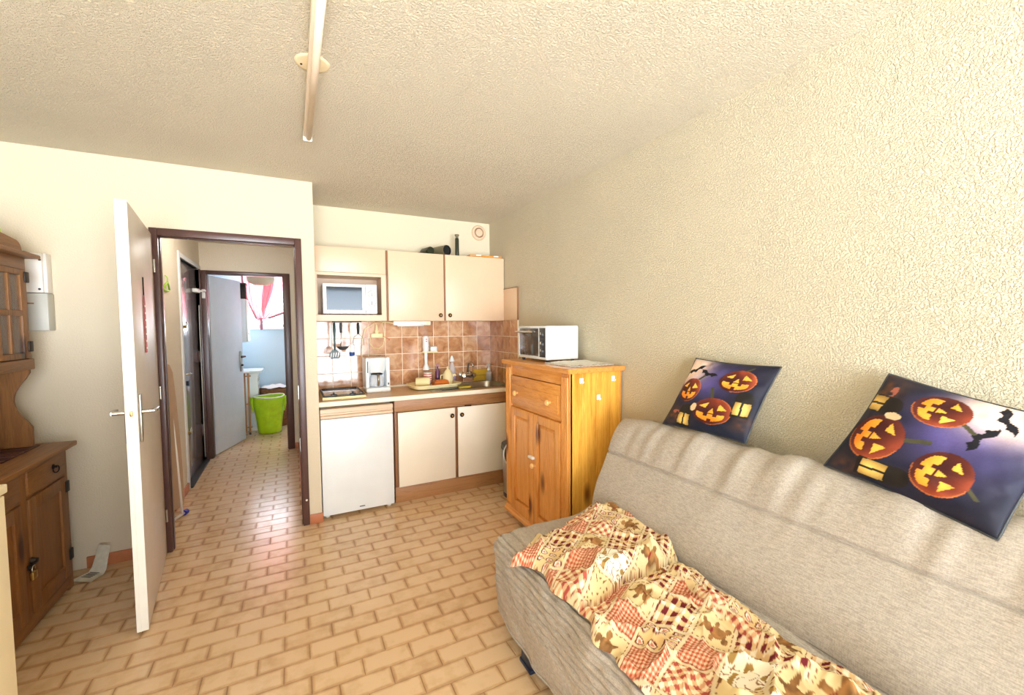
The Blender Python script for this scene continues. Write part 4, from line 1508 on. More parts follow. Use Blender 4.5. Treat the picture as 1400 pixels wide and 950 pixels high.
t = thing('padlock', 'brass padlock hanging from the hasp of the dresser door', 'padlock', (DX1 + .023, DY1 - LD / 2 - .005, .275))
bm = BM()
box(bm, (-.007, -.021, 0), (.007, .021, .036), .004)
obj('body', bm, 'brass', t, True)
tpart('shackle', 'chrome', t, [(0, -.014, .034), (0, -.014, .052), (0, -.007, .064), (0, .007, .064), (0, .014, .052), (0, .014, .034)], .0035, 8)
t = thing('placemat', 'dark red patterned mat lying on the dresser top', 'mat', (-1.325, 3.09, .824))
bpart('sheet', 'mat_red', t, (-.10, -.20, 0), (.085, .150, .004), .001)
bm = BM()
for y in (-.17, -.09, .0, .08, .125):
    box(bm, (-.095, y, .004), (.08, y + .004, .0046))
obj('printed_stripe', bm, 'brass', t)
t = thing('white_mug', 'white mug behind the glass of the dresser, lower shelf', 'mug', (-1.40, 2.95, 1.271))
lpart('mug_wall', 'white', t, [(0, 0), (.036, 0), (.04, .01), (.04, .09), (.036, .09), (.035, .012), (0, .01)], (0, 0, 0), 22)
tpart('handle', 'white', t, [(.038, 0, .075), (.062, 0, .07), (.064, 0, .035), (.038, 0, .022)], .005, 8)
t = thing('green_jar', 'small green jar standing on top of the dresser', 'jar', (-1.335, 3.155, 1.861))
lpart('jar_body', 'lime', t, [(0, 0), (.03, 0), (.033, .008), (.033, .11), (.028, .12), (0, .12)], (0, 0, 0), 20, None, 'green jar body')
lpart('lid', 'green_black', t, [(.03, .12), (.03, .138), (0, .14)], (0, 0, 0), 20)

# meter box on the partition
t = thing('fuse_box', 'white and grey electric meter box on the wall behind the dresser', 'fuse box', (-1.335, YP, 1.45))
bpart('upper_cover', 'panelw', t, (-.125, -.070, .215), (.092, 0, .437), .004)
bpart('upper_side_strip', 'panelw', t, (.0925, -.060, .215), (.108, 0, .437), .003)
bpart('lower_cover', 'panelg', t, (-.125, -.080, .0), (.112, 0, .212), .006, 'grey lower cover')
bm = BM()
for x, z in ((.075, .415), (.085, .40), (.078, .235)):
    cyl(bm, (x, -.073, z), (x, -.069, z), .006, .006, 10)
obj('screw', bm, 'darkgrey', t)
bm = BM()
box(bm, (-.11, -.082, .437), (.03, -.02, .444), .002)
obj('top_ridge', bm, 'darkgrey', t)
bpart('socket_plate', 'whitep', t, (-.02, -.078, .218), (.028, -.070, .262), .003)
cpart('socket_hole', 'darkgrey', t, (.004, -.0795, .24), (.004, -.078, .24), .010)
bpart('label_strip', 'oakdark', t, (-.03, -.0815, .150), (.055, -.0798, .158), 0)
bm = BM()
for z in (.185, .175, .195):
    box(bm, (-.03, -.0812, z), (.0, -.0798, z + .003))
obj('print_lines', bm, 'darkgrey', t)

# newspaper bent against the skirting
t = thing('folded_newspaper', 'bent newspaper standing on the floor against the skirting by the dresser', 'newspaper', (-1.085, 3.335, 0), 1.0)
u, w_ = np.meshgrid(np.linspace(0, 1, 30), np.linspace(-1, 1, 12), indexing='ij')
ang = np.clip((u - .35) / .3, 0, 1)
X = np.where(u < .5, -.075 + u * .20, .025 + (u - .5) * .09)
Z = .006 + .135 * np.clip((u - .40) / .60, 0, 1) ** 1.1
Yc = w_ * .058 * (1 - .35 * u) - .012 + .012 * u
for k in range(2):
    sheet('page', X + k * .004, Yc + k * .006, Z + k * .004 + .002 * np.sin(u * 9), 'paper', t)
bm = BM()
for k in range(5):
    box(bm, (-.045 + k * .012, -.03, .0125), (-.040 + k * .012, .03, .0133))
obj('print_lines', bm, 'darkgrey', t)

WD = thing('side_cabinet', 'low cream cabinet whose corner shows at the left margin', 'cabinet', (-1.51, 1.20, 0))
bpart('carcass', 'wardrobe', WD, (0, .0, .06), (.742, .558, .985), .003)
bpart('top', 'wardrobe', WD, (-.0, -.006, .986), (.762, .564, 1.012), .004)
bpart('plinth', 'wardrobe', WD, (.02, .02, 0), (.72, .54, .06), 0)
for a, b in ((.004, .277), (.281, .554)):
    dr = bpart('door', 'wardrobe', WD, (.742, a, .07), (.758, b, .98), .002)
    lpart('knob', 'brass', dr, [(.006, 0), (.012, .014), (.010, .022), (0, .024)], (.758, .245 if a < .1 else .313, .72), 14, (1, 0, 0))

# ================================================================== ceiling strip light
LT = thing('strip_light', 'long slim ceiling strip light on a round plaster rose', 'light', (.108, 1.90, ZC))
bm = BM()
box(bm, (-.021, -.68, -.034), (.021, .672, -.004), .006)
obj('housing', bm, 'fixture', LT, True)
bm = BM()
tube(bm, [(.004, -.67, -.040), (.004, .66, -.040)], .013, 12)
obj('diffuser', bm, 'fixture', LT, 'all')
bpart('end_cap', 'whitep', LT, (-.023, .670, -.052), (.023, .682, -.003), .005)
bpart('end_cap', 'whitep', LT, (-.023, -.69, -.052), (.023, -.678, -.003), .005)
lpart('ceiling_rose', 'rose', LT, [(0, -.005), (.050, -.005), (.060, -.004), (.064, 0)], (-.002, 0.01, 0), 32, None, 'round cream ceiling rose')
cpart('rose_screw', 'iron', LT, (-.042, .025, -.008), (-.042, .025, -.004), .004)

# ================================================================== sofa bed
SF = thing('sofa_bed', 'grey click-clack sofa bed with a quilted seat cover against the right wall', 'sofa bed', (0, 0, 0))
SYA, SYB = 1.842, -0.10


def seat_z(x):
    """height of the seat top at x"""
    x = np.asarray(x, float)
    return 0.438 + 0.020 * np.clip((x - .86) / .12, 0, 1) * 1.0 + .045 * np.clip((x - 1.30) / .15, 0, 1) ** 2


pr = [(.843, .064), (.841, .09), (.838, .12), (.834, .22), (.832, .30), (.832, .36), (.834, .40), (.840, .422), (.852, .436), (.875, .445)]
pr += [(x, float(seat_z(x))) for x in np.linspace(.90, 1.48, 34)]
# resample the profile finely
pr = np.array(pr)
dl = np.r_[0, np.cumsum(np.hypot(*np.diff(pr, axis=0).T))]
NP = 330
tt = np.linspace(0, dl[-1], NP)
px, pz = np.interp(tt, dl, pr[:, 0]), np.interp(tt, dl, pr[:, 1])
nx, nz = -np.gradient(pz), np.gradient(px)
ln = np.hypot(nx, nz)
nx, nz = nx / ln, nz / ln
NY = 190
yy = np.r_[np.linspace(SYA, SYA - .04, 8), np.linspace(SYA - .05, SYB, NY - 8)]
T_, Yg = np.meshgrid(tt, yy, indexing='ij')
PX, PZ = np.repeat(px[:, None], NY, 1), np.repeat(pz[:, None], NY, 1)
NX_, NZ_ = np.repeat(nx[:, None], NY, 1), np.repeat(nz[:, None], NY, 1)
drop = np.clip((.40 - PZ) / .35, 0, 1) * (PX < .87)
disp = np.zeros_like(T_)
# quilting: puffed bands with stitched grooves on the upper front and near the edge
for g in (.165, .200, .235, .270, .305, .340, .372, .402, .455):
    disp -= .013 * np.exp(-((T_ - g) / .0046) ** 2)
disp += .004 * vnoise(Yg * 26, T_ * 34, 1) * np.clip((T_ - .1) / .08, 0, 1) * (T_ < .6)
disp += .0025 * vnoise(Yg * 60, T_ * 70, 2) * (T_ < .55)
disp += .010 * drop * vnoise(Yg * 9 + T_ * 5, T_ * 3, 3) + .004 * vnoise(Yg * 14 - T_ * 16, T_ * 5, 4)
disp += .004 * vnoise(Yg * 5, T_ * 5, 8)
# slack bump of the cover over the front edge, and pinched corner
disp += .016 * np.exp(-((Yg - 1.10) / .07) ** 2) * np.exp(-((T_ - .33) / .12) ** 2)
endp = np.clip((yy - (SYA - .022)) / .022, 0, 1)
disp -= .007 * endp[None, :] ** 2
SXg, SZg = PX + NX_ * disp, PZ + NZ_ * disp
SZg = SZg + (.010 * np.sin(Yg * 7.3) + .006) * drop * (PZ < .12)
SXg = SXg + .10 * np.clip((Yg - 1.2) / .65, 0, 1) ** 3 * drop * .12
seat = sheet('seat_cover', SXg, Yg, SZg, 'sofa', SF, flip=True)
# near end panel of the cover
bm = BM()
rim = [Vector((SXg[i, 0], SYA, SZg[i, 0])) for i in range(0, NP, 6)] + [Vector((1.48, SYA, .06))]
bm.faces.new([bm.verts.new(p) for p in rim])
obj('end_panel', bm, 'sofa', SF)
bm = BM()
box(bm, (.90, SYB + .02, .16), (1.46, SYA - .03, .40), .02)
obj('mattress_core', bm, 'sofa', SF, True)
tpart('hem_seam', 'sofa', SF, [(SXg[2, j] - .002, yy[j], SZg[2, j] + .006) for j in range(0, NY, 4)], .004, 6)
# backrest: closed loop profile swept along y
bl = [(1.415, .478), (1.422, .52), (1.450, .60), (1.487, .68), (1.520, .765), (1.548, .83), (1.585, .905), (1.612, .940), (1.645, .956), (1.690, .953), (1.725, .935), (1.738, .90), (1.720, .80), (1.66, .60), (1.62, .44), (1.56, .415), (1.45, .42), (1.42, .445)]
bl = np.array(bl + [bl[0]])
dl = np.r_[0, np.cumsum(np.hypot(*np.diff(bl, axis=0).T))]
NB = 330
tb = np.linspace(0, dl[-1], NB)
bx, bz = np.interp(tb, dl, bl[:, 0]), np.interp(tb, dl, bl[:, 1])
ker = np.ones(17) / 17
bx = np.convolve(np.r_[bx[-9:-1], bx, bx[1:9]], ker, 'valid')
bz = np.convolve(np.r_[bz[-9:-1], bz, bz[1:9]], ker, 'valid')
nx, nz = -np.gradient(bz), np.gradient(bx)
ln = np.hypot(nx, nz) + 1e-9
nx, nz = nx / ln, nz / ln
T_, Yg = np.meshgrid(tb, yy, indexing='ij')
rep = lambda a: np.repeat(a[:, None], NY, 1)
topw = np.exp(-((T_ - .50) / .17) ** 2)
disp = -.013 * np.exp(-((T_ - .315) / .0055) ** 2) + .004 * np.exp(-((T_ - .40) / .06) ** 2)
wig = vnoise(Yg * 8.5 + T_ * 2.2, T_ * 1.6 + 3, 21)
disp += .011 * topw * np.sign(wig) * np.abs(wig) ** 1.3
disp += .007 * topw * vnoise(Yg * 22 + T_ * 4, T_ * 3, 22) + .004 * vnoise(Yg * 6, T_ * 5, 23)
disp += .010 * np.exp(-((T_ - .15) / .1) ** 2)
ysk = -.040 * np.clip((SYA - Yg) / 1.3, 0, 1) * np.clip((.75 - rep(bz)) / .3, 0, 1)
disp -= .022 * endp[None, :] ** 2
sag = -.016 * np.clip((Yg - 1.45) / .4, 0, 1) ** 2 * np.clip((rep(bz) - .7) / .25, 0, 1)
BXg, BZg = rep(bx) + rep(nx) * disp + ysk, rep(bz) + rep(nz) * disp + sag
sheet('backrest', BXg, Yg, BZg, 'sofa', SF, flip=True)
bm = BM()
bm.faces.new([bm.verts.new((BXg[i, 0], SYA, BZg[i, 0])) for i in range(NB - 1)])
obj('backrest_end', bm, 'sofa', SF)
for y in (1.50, .12):
    for x in (.847, 1.36):
        bm = BM()
        box(bm, (x, y, 0), (x + .052, y + .085, .066 if x < 1 else .20), .006)
        box(bm, (x - .006, y - .006, 0), (x + .058, y + .091, .018), .005)
        obj('leg', bm, 'navy', SF, True, 'dark plastic leg')
bpart('frame_rail', 'iron', SF, (.88, SYB + .05, .14), (.92, SYA - .05, .18), .004)


# ================================================================== printed cushions
def tri(u, v, p):
    def e(a, b):
        return (u - a[0]) * (b[1] - a[1]) - (v - a[1]) * (b[0] - a[0])
    s = [e(p[k], p[(k + 1) % 3]) for k in range(3)]
    return ((s[0] >= 0) & (s[1] >= 0) & (s[2] >= 0)) | ((s[0] <= 0) & (s[1] <= 0) & (s[2] <= 0))


def seg(u, v, a, b, r):
    ax, ay = b[0] - a[0], b[1] - a[1]
    t = np.clip(((u - a[0]) * ax + (v - a[1]) * ay) / (ax * ax + ay * ay), 0, 1)
    return np.hypot(u - a[0] - t * ax, v - a[1] - t * ay) < r


def put(c, m, col, k=1.0):
    m = np.clip(m.astype(float) * k, 0, 1)[..., None]
    return c * (1 - m) + np.array(col, float) * m


def print_pumpkins(u, v):
    """the flat photo print of the cushions; u to the right, v down, both 0..1"""
    n1, n2 = vnoise(u * 7, v * 7, 31), vnoise(u * 22, v * 22, 32)
    c = np.zeros(u.shape + (3,)) + np.array((25, 26, 42.))
    g = np.exp(-(((u - .36) / .34) ** 2 + ((v - .30) / .28) ** 2))
    c = put(c, g * (1 + .15 * n1), (88, 80, 146), 1.0)
    g = np.exp(-(((u - .07) / .27) ** 2 + ((v - .17) / .29) ** 2) ** 1.6)
    c = put(c, g, (250, 222, 206), 1.0)
    g = np.clip((v - .74) / .2, 0, 1)
    c = put(c, g, (26, 36, 58), .85)
    g = np.exp(-(((u - .15) / .24) ** 2 + ((v - .86) / .12) ** 2)) + .8 * np.exp(-(((u - .93) / .12) ** 2 + ((v - .80) / .10) ** 2))
    c = put(c, g * (.6 + .5 * n2), (110, 66, 44), .9)
    c = put(c, (np.exp(-(((u - .16) / .07) ** 2 + ((v - .80) / .03) ** 2)) > .5) & (n2 > -.2), (196, 112, 92), .8)
    # bats
    for bx_, by_, k, r in ((.140, .185, .125, -.5), (.335, .235, .125, .28)):
        cu, cv = (u - bx_) * math.cos(r) + (v - by_) * math.sin(r), -(u - bx_) * math.sin(r) + (v - by_) * math.cos(r)
        w_ = np.abs(cu) / k
        edge_t = -.12 - .30 * np.sin(w_ * 2.6)
        edge_b = .30 - .20 * np.abs(np.sin(w_ * 5.2)) - .34 * w_
        m = (w_ < 1.05) & (cv / k > edge_t) & (cv / k < edge_b)
        m |= np.hypot(cu, cv) < k * .22
        c = put(c, m, (18, 16, 26))
    # stems
    for a, b, r in (((.545, .545), (.50, .42), .018), ((.27, .33), (.32, .26), .014), ((.75, .12), (.80, .07), .012)):
        c = put(c, seg(u, v, a, b, r), (74, 72, 50))
    P = [(.71, .275, .19, .155, .0), (.215, .475, .145, .165, -.05), (.595, .715, .215, .175, .05)]
    for (x, y, rx, ry, t) in P:
        uu, vv = (u - x) / rx, (v - y) / ry
        r2 = uu ** 2 + vv ** 2
        m = r2 < 1
        sh = np.clip(.34 - .42 * vv + .40 * uu, 0, 1)
        rib = .5 + .5 * np.cos(np.arcsin(np.clip(uu / np.sqrt(np.clip(1 - vv ** 2 * .6, .05, 1)), -1, 1)) * 6)
        k = (.35 + .65 * sh) * (.78 + .22 * rib) * (1 + .08 * n2)
        col = np.stack([52 + 150 * k, 18 + 74 * k, 18 + 34 * k], -1)
        dark = np.exp(-((uu + .22) ** 2 + (vv - .14) ** 2) / .95)
        col = col * (1 - .80 * dark[..., None]) + np.array((54, 17, 24.)) * .80 * dark[..., None]
        c = np.where(m[..., None], col, c)
        rim = m & (r2 > .90) & (uu + .2 * vv > .1)
        c = put(c, rim, (236, 150, 70), .5)
        F = lambda pts: [(x + p[0] * rx, y + p[1] * ry) for p in pts]
        gl = np.zeros(u.shape, bool)
        gl |= tri(u, v, F([(-.75, -.28), (-.28, -.62), (-.36, -.18)]))
        gl |= tri(u, v, F([(.30, -.60), (.74, -.22), (.26, -.12)]))
        gl |= tri(u, v, F([(-.16, .14), (.02, -.24), (.16, .16)]))
        # grin: crescent with teeth
        q1, q2 = (uu + .02) / .72, vv - .30
        cres = (np.abs(q1) < 1) & (q2 > -.06 + .10 * 0 + .0 * q1 - .10 * q1 ** 2) & (q2 < .44 * np.sqrt(np.clip(1 - q1 ** 2, 0, 1)) + .02)
        teeth = ((np.abs(uu + .24) < .10) & (q2 < .12)) | ((np.abs(uu - .26) < .10) & (q2 < .10)) | ((np.abs(uu) < .11) & (q2 > .26))
        gl |= cres & ~teeth & m
        hot = np.clip(.5 + .5 * vv + .3 * n1, 0, 1)
        gc = np.stack([np.full(u.shape, 252.), 214 - 76 * hot, 96 - 60 * hot], -1)
        c = np.where((gl & m)[..., None], gc, c)
    # lanterns
    for (x, y, w_, h, r) in ((.285, .865, .085, .12, .1), (.875, .60, .085, .13, -.05)):
        cu, cv = (u - x) * math.cos(r) + (v - y) * math.sin(r), -(u - x) * math.sin(r) + (v - y) * math.cos(r)
        box_ = (np.abs(cu) < w_) & (np.abs(cv) < h)
        c = put(c, box_ | (np.hypot(cu / w_, (cv + h) / (h * .6)) < 1), (30, 26, 24))
        pane = (np.abs(cu) < w_ * .86) & (np.abs(cv - h * .15) < h * .62) & (np.abs(cu) > w_ * .12)
        gl = np.exp(-((cu / w_) ** 2 + ((cv - .2 * h) / h) ** 2) * 1.2)
        pc = np.stack([130 + 120 * gl, 100 + 112 * gl, 50 + 66 * gl], -1)
        c = np.where(pane[..., None], pc, c)
    c = put(c, np.hypot((u - .375) / .034, (v - .70) / .055) < 1, (214, 190, 150))
    return c


def cushion(label, C, turn, thick, seed):
    """C: corners top-left, top-right, bottom-right, bottom-left as seen from the front"""
    C = [Vector(p) for p in C]
    base = (C[2] + C[3]) / 2
    t = thing('cushion', label, 'cushion', base, 0, 'printed cushions on the sofa back')
    n = 150
    U, V = np.meshgrid(np.linspace(0, 1, n), np.linspace(0, 1, n), indexing='ij')
    Cn = [np.array(p - base) for p in C]
    B = ((1 - U) * (1 - V))[..., None] * Cn[0] + (U * (1 - V))[..., None] * Cn[1] + (U * V)[..., None] * Cn[2] + ((1 - U) * V)[..., None] * Cn[3]
    nr = np.cross(Cn[1] - Cn[0], Cn[3] - Cn[0])
    nr /= np.linalg.norm(nr)
    if nr[0] > 0:
        nr = -nr
    a, b = np.abs(2 * U - 1), np.abs(2 * V - 1)
    h = ((1 - a ** 2.6) * (1 - b ** 2.6)) ** .55
    # edges pulled in between the corners
    mid = (Cn[0] + Cn[1] + Cn[2] + Cn[3]) / 4
    pull = .05 * (1 - np.minimum(a, b) ** 2) * np.maximum(a, b) ** 3
    B = B + (mid - B) * pull[..., None]
    wr = .006 * vnoise(U * 5 + seed, V * 5, 40) + .004 * vnoise(U * 13, V * 13 + seed, 41) * (.3 + np.maximum(a, b) ** 2)
    wr *= np.clip(h * 2, 0, 1)
    F = B + nr * (thick * h + wr)[..., None]
    K = B - nr * (thick * .55 * h - .3 * wr)[..., None]
    u, v = (U, V) if not turn else (V, .925 - U)
    cols = print_pumpkins(u, v)
    wn_ = vnoise(U * 160, V * 160, 44)
    cols = cols * (1 + .04 * wn_[..., None])
    sheet('printed_front', F[..., 0], F[..., 1], F[..., 2], 'cushion', t, cols, flip=True)
    s = slice(None, None, 5)
    idx = list(range(0, n, 5)) + [n - 1]
    Kc = K[np.ix_(idx, idx)]
    sheet('back_cover', Kc[..., 0], Kc[..., 1], Kc[..., 2], 'cotton', t, None, 'plain white back')
    pts = [tuple(B[i, 0]) for i in range(0, n, 6)] + [tuple(B[n - 1, j]) for j in range(0, n, 6)] + [tuple(B[i, n - 1]) for i in range(n - 1, 0, -6)] + [tuple(B[0, j]) for j in range(n - 1, 0, -6)]
    tpart('edge_seam', 'darkgrey', t, pts, .0035, 6, True)
    return t


cushion('square cushion printed with upright glowing carved pumpkins, on the far part of the sofa back',
        [(1.795, 1.480, 1.288), (1.795, 1.060, 1.280), (1.662, 1.119, .962), (1.662, 1.565, .957)], False, .055, 0)
cushion('square cushion printed with glowing carved pumpkins lying sideways, nearer on the sofa back',
        [(1.790, .699, 1.287), (1.775, .300, 1.199), (1.583, .383, .905), (1.650, .818, .962)], True, .050, 9)


# ================================================================== patchwork quilt
near = [(.806, 1.560), (.815, 1.543), (.851, 1.446), (.846, 1.256), (.850, 1.132), (.834, 1.013), (.852, .937), (.842, .815), (.86, .50), (.85, .15), (.85, -.06)]
far = [(1.36, 1.745), (1.43, 1.666), (1.437, 1.52), (1.437, 1.35), (1.372, 1.24), (1.380, 1.09), (1.352, .92), (1.318, .73), (1.338, .626), (1.352, .30), (1.37, -.06)]
sn = np.linspace(0, 1, len(near))
NS, NT = 560, 230
s_ = np.linspace(0, 1, NS)
t_ = np.linspace(0, 1, NT)
near, far = np.array(near), np.array(far)


def smooth(a, k=41):
    p = np.r_[np.full(k // 2, a[0]) + (np.arange(-(k // 2), 0)) * (a[1] - a[0]), a, np.full(k // 2, a[-1]) + np.arange(1, k // 2 + 1) * (a[-1] - a[-2])]
    return np.convolve(p, np.ones(k) / k, 'valid')


nX, nY = smooth(np.interp(s_, sn, near[:, 0]), 31), smooth(np.interp(s_, sn, near[:, 1]), 31)
fX, fY = smooth(np.interp(s_, sn, far[:, 0]), 31), smooth(np.interp(s_, sn, far[:, 1]), 31)
Sg, Tg = np.meshgrid(s_, t_, indexing='ij')
QX = nX[:, None] * (1 - Tg) + fX[:, None] * Tg
QY = nY[:, None] * (1 - Tg) + fY[:, None] * Tg
# ragged edges
QX = QX + (1 - Tg) ** 3 * .022 * vnoise(Sg * 15, Tg * 0 + 1, 51) + Tg ** 3 * .014 * vnoise(Sg * 13, Tg * 0 + 5, 52)
QY = QY + np.clip(1 - Sg * 14, 0, 1) ** 2 * .02 * vnoise(Tg * 6, Sg * 0 + 2, 53)
SCR = .385 + .055 * (Tg - .5) + .012 * np.sin(Tg * 9)       # crease between the bunched end and the rest
d = Sg - SCR
hz = .012 + .010 * (vnoise(QX * 9 + 3, QY * 9, 54) + .6) + .009 * vnoise(QX * 20 + QY * 9, QY * 17, 55) + .004 * vnoise(QX * 48, QY * 44, 56)
rid = 1 - np.abs(vnoise(QX * 7 + QY * 5, QY * 6 - QX * 4, 57))
hz += (.034 * rid ** 4 + .013 * (1 - np.abs(vnoise(QX * 13 - QY * 8, QY * 11, 58))) ** 5) * np.clip(np.minimum(Tg, 1 - Tg) / .14, .12, 1)
hz += .050 * np.exp(-((d + .045) / .05) ** 2) * (d < 0) * (.5 + .5 * Tg) + .055 * np.exp(-(d / .010) ** 2) * 0
hz += np.where(d < 0, .014, 0) + .020 * np.exp(-((d - .07) / .03) ** 2)
hz -= .012 * np.exp(-(d / .012) ** 2)
hz += np.where(d < 0, .034 * np.sin(PI * Tg) * np.clip(-d / .04, 0, 1) * np.clip(Sg / .10, 0, 1), 0)
# raised far corner of the bunched end
hz += .040 * np.exp(-((Tg - .85) / .16) ** 2 - ((Sg - .13) / .13) ** 2)
hz += .022 * np.exp(-((Tg - .10) / .10) ** 2 - ((Sg - .10) / .06) ** 2)
# long rolled fold along the far side of the flat part
fl = .80 - .10 * np.clip((Sg - .42) / .3, 0, 1) + .015 * np.sin(Sg * 30)
q = Tg - fl
hz += np.clip((Sg - .42) / .05, 0, 1) * (.040 * np.exp(-((q - .045) / .05) ** 2) - .010 * np.exp(-((q + .015) / .02) ** 2))
ed_ = np.minimum(np.minimum(Tg, 1 - Tg) * .55, Sg * 1.7)
roll = np.clip(ed_ / .022, 0, 1)
hz = hz * (.25 + .75 * np.sqrt(roll)) + .010 * np.exp(-((ed_ - .016) / .010) ** 2)
QZ = seat_z(QX) + .012 + np.maximum(hz, .002)
QZ = np.where(QX < .87, QZ - .10 * np.clip(.87 - QX, 0, 1), QZ)


def quilt_print(a, b):
    """a, b: cloth coordinates in metres"""
    a = a + .012 * vnoise(a * 9, b * 9, 61)
    b = b + .012 * vnoise(a * 9 + 4, b * 9 + 7, 62)
    P = .118
    ia, ib = np.floor(a / P).astype(int), np.floor(b / P).astype(int)
    ka = ia + (ib % 2) * 0
    x, y = a / P - ia, b / P - ib
    kind = np.array([1, 2, 0, 3, 4, 1, 5, 6, 3, 1, 2, 0])[(ka * 5 + ib * 7 + (ka * ib) % 5) % 12]
    rnd = np.random.RandomState(5).rand(64, 64)[ka % 64, ib % 64]
    c = np.zeros(a.shape + (3,)) + np.array((232, 212, 170.))
    c = c * (1 - .08 * (rnd[..., None] - .5))
    n = vnoise(a * 60, b * 60, 63)
    n2 = vnoise(a * 130, b * 130, 64)

    def pick(k, colour):
        nonlocal c
        c = np.where((kind == k)[..., None], colour, c)
    # small red gingham
    gx, gy = (np.sin(a * 2 * PI / .0125) > 0), (np.sin(b * 2 * PI / .0125) > 0)
    w = gx.astype(float) + gy.astype(float)
    pick(0, np.stack([236 - 26 * w, 206 - 62 * w, 176 - 62 * w], -1))
    # bold plaid
    p2 = .030
    fx, fy = (a / p2) % 1, (b / p2) % 1
    sq = (np.abs(fx - .5) < .24) & (np.abs(fy - .5) < .27)
    half = (np.abs(fx - .5) < .24) | (np.abs(fy - .5) < .27)
    col = np.where(sq[..., None], np.array((116, 40, 46.)), np.where(half[..., None], np.array((226, 192, 142.)), np.array((244, 232, 210.))))
    pick(1, col)
    # yellow with small brown specks
    sp = (np.sin(a * 210 + 3 * np.sin(b * 90)) * np.sin(b * 190 + 2 * np.sin(a * 70)) > .72)
    pick(2, np.where(sp[..., None], np.array((132, 88, 48.)), np.array((230, 206, 154.)) + 10 * n[..., None]))
    # brown toy bear on yellow
    X_, Y_ = x - .5, y - .5
    an = rnd * 6.28
    X2, Y2 = X_ * np.cos(an) - Y_ * np.sin(an), X_ * np.sin(an) + Y_ * np.cos(an)
    bear = (np.hypot(X2 / .17, (Y2 + .08) / .21) < 1) | (np.hypot(X2 / .13, (Y2 - .22) / .12) < 1)
    for ex, ey, rx, ry in ((-.11, .33, .05, .05), (.11, .33, .05, .05), (-.22, .02, .10, .06), (.22, .02, .10, .06), (-.15, -.30, .09, .08), (.15, -.30, .09, .08)):
        bear |= np.hypot((X2 - ex) / rx, (Y2 - ey) / ry) < 1
    shade_ = 1 + .22 * n[..., None] + .12 * n2[..., None]
    bowt = np.hypot(X2 / .07, (Y2 - .09) / .035) < 1
    cc = np.where(bear[..., None], np.array((150, 108, 66.)) * shade_, np.array((232, 210, 162.)) + 6 * n[..., None])
    cc = np.where(bowt[..., None], np.array((146, 52, 52.)), cc)
    pick(3, cc)
    # row of hearts with dark outlines
    hx, hy = (x * 4) % 1 - .5, (y * 3) % 1 - .5
    hr = np.hypot(hx * 1.1, (hy + .10 * 0) - .32 * np.sqrt(np.abs(hx) + .001) + .12)
    heart = np.where((hr < .34)[..., None], np.array((250, 240, 218.)), np.array((232, 202, 150.)))
    heart = np.where(((hr > .27) & (hr < .38))[..., None], np.array((120, 52, 48.)), heart)
    heart = np.where((hr < .16)[..., None], np.array((214, 132, 112.)), heart)
    pick(4, heart)
    # white ground with brown sprigs and rose blots
    f1, f2 = vnoise(a * 46, b * 46, 65), vnoise(a * 30 + 9, b * 30, 66)
    fl_ = np.zeros(a.shape + (3,)) + np.array((250, 242, 222.))
    fl_ = np.where((np.abs(f1) < .07)[..., None], np.array((150, 108, 70.)), fl_)
    fl_ = np.where((f2 > .55)[..., None], np.array((204, 126, 118.)), fl_)
    fl_ = np.where(((f1 > .55))[..., None], np.array((166, 132, 74.)), fl_)
    pick(5, fl_)
    # diagonal red checks
    d1, d2_ = ((a + b) / .036) % 1, ((a - b) / .036) % 1
    dk = (d1 < .5) & (d2_ < .5)
    pick(6, np.where(dk[..., None], np.array((176, 84, 72.)), np.where(((d1 < .5) | (d2_ < .5))[..., None], np.array((228, 182, 140.)), np.array((250, 236, 204.)))))
    c = c * .97
    # stitched seams
    e = np.minimum(np.minimum(x, 1 - x), np.minimum(y, 1 - y)) * P
    c = np.where((e < .0042)[..., None], np.array((222, 206, 170.)), c)
    st = (e > .0055) & (e < .0085) & (np.sin((a + b) * 2 * PI / .016) > -.2)
    c = np.where(st[..., None], np.array((134, 70, 52.)), c)
    return c


bun = (d < 0)
ar = np.where(bun, .62, .33)
A_ = np.where(bun, QX * math.cos(.62) + QY * math.sin(.62), QX * math.cos(.40) + QY * math.sin(.40) + .31)
B_ = np.where(bun, -QX * math.sin(.62) + QY * math.cos(.62), -QX * math.sin(.40) + QY * math.cos(.40) + .17)
A_ = A_ + np.where((q > 0) & ~bun, .10 + 1.2 * q * .2, 0)
B_ = B_ + np.where((q > 0) & ~bun, .07, 0) + .25 * (QZ - .47)
BK = thing('patchwork_quilt', 'rumpled cream and red patchwork quilt with bears and checks, lying on the sofa seat', 'quilt', (1.1, .8, .45))
sheet('quilt_top', QX - 1.1, QY - .8, QZ - .45, 'quilt', BK, quilt_print(A_, B_), flip=True)
# ================================================================== hall and bathroom
IB = thing('ironing_board', 'folded beige ironing board standing on end in the hall', 'ironing board', (-.846, 3.965, 0), -.33)
bm = BM()
bd = [(-.16, .085), (.15, .085)] + [(.15 - .11 * t ** 1.5, .085 + 1.10 * t) for t in (.25, .5, .75, .95)] + [(.012, 1.19), (-.03, 1.20), (-.06, 1.17)] + [(-.16 + .10 * t ** 1.6, .085 + 1.08 * t) for t in (.9, .6, .3)]
prism(bm, bd, -.014, .014, 'X', .004)
bmesh.ops.rotate(bm, verts=bm.verts, cent=(0, 0, 0), matrix=Matrix.Rotation(.02, 3, 'Y'))
obj('padded_top', bm, 'boardc', IB, True)
bm = BM()
for s in (-.10, .11):
    tube(bm, [(.018, s, .02), (.022, s * .6, .5), (.02, s * .2, .95)], .009, 8)
tube(bm, [(.018, -.13, .02), (.018, .14, .02)], .010, 8)
obj('folded_legs', bm, 'panelw', IB, 'all')
for s in (-.14, .145):
    cpart('foot', 'blue', IB, (.018, s - .015, .020), (.018, s + .02, .020), .020, .020, 14, 'blue rubber foot')

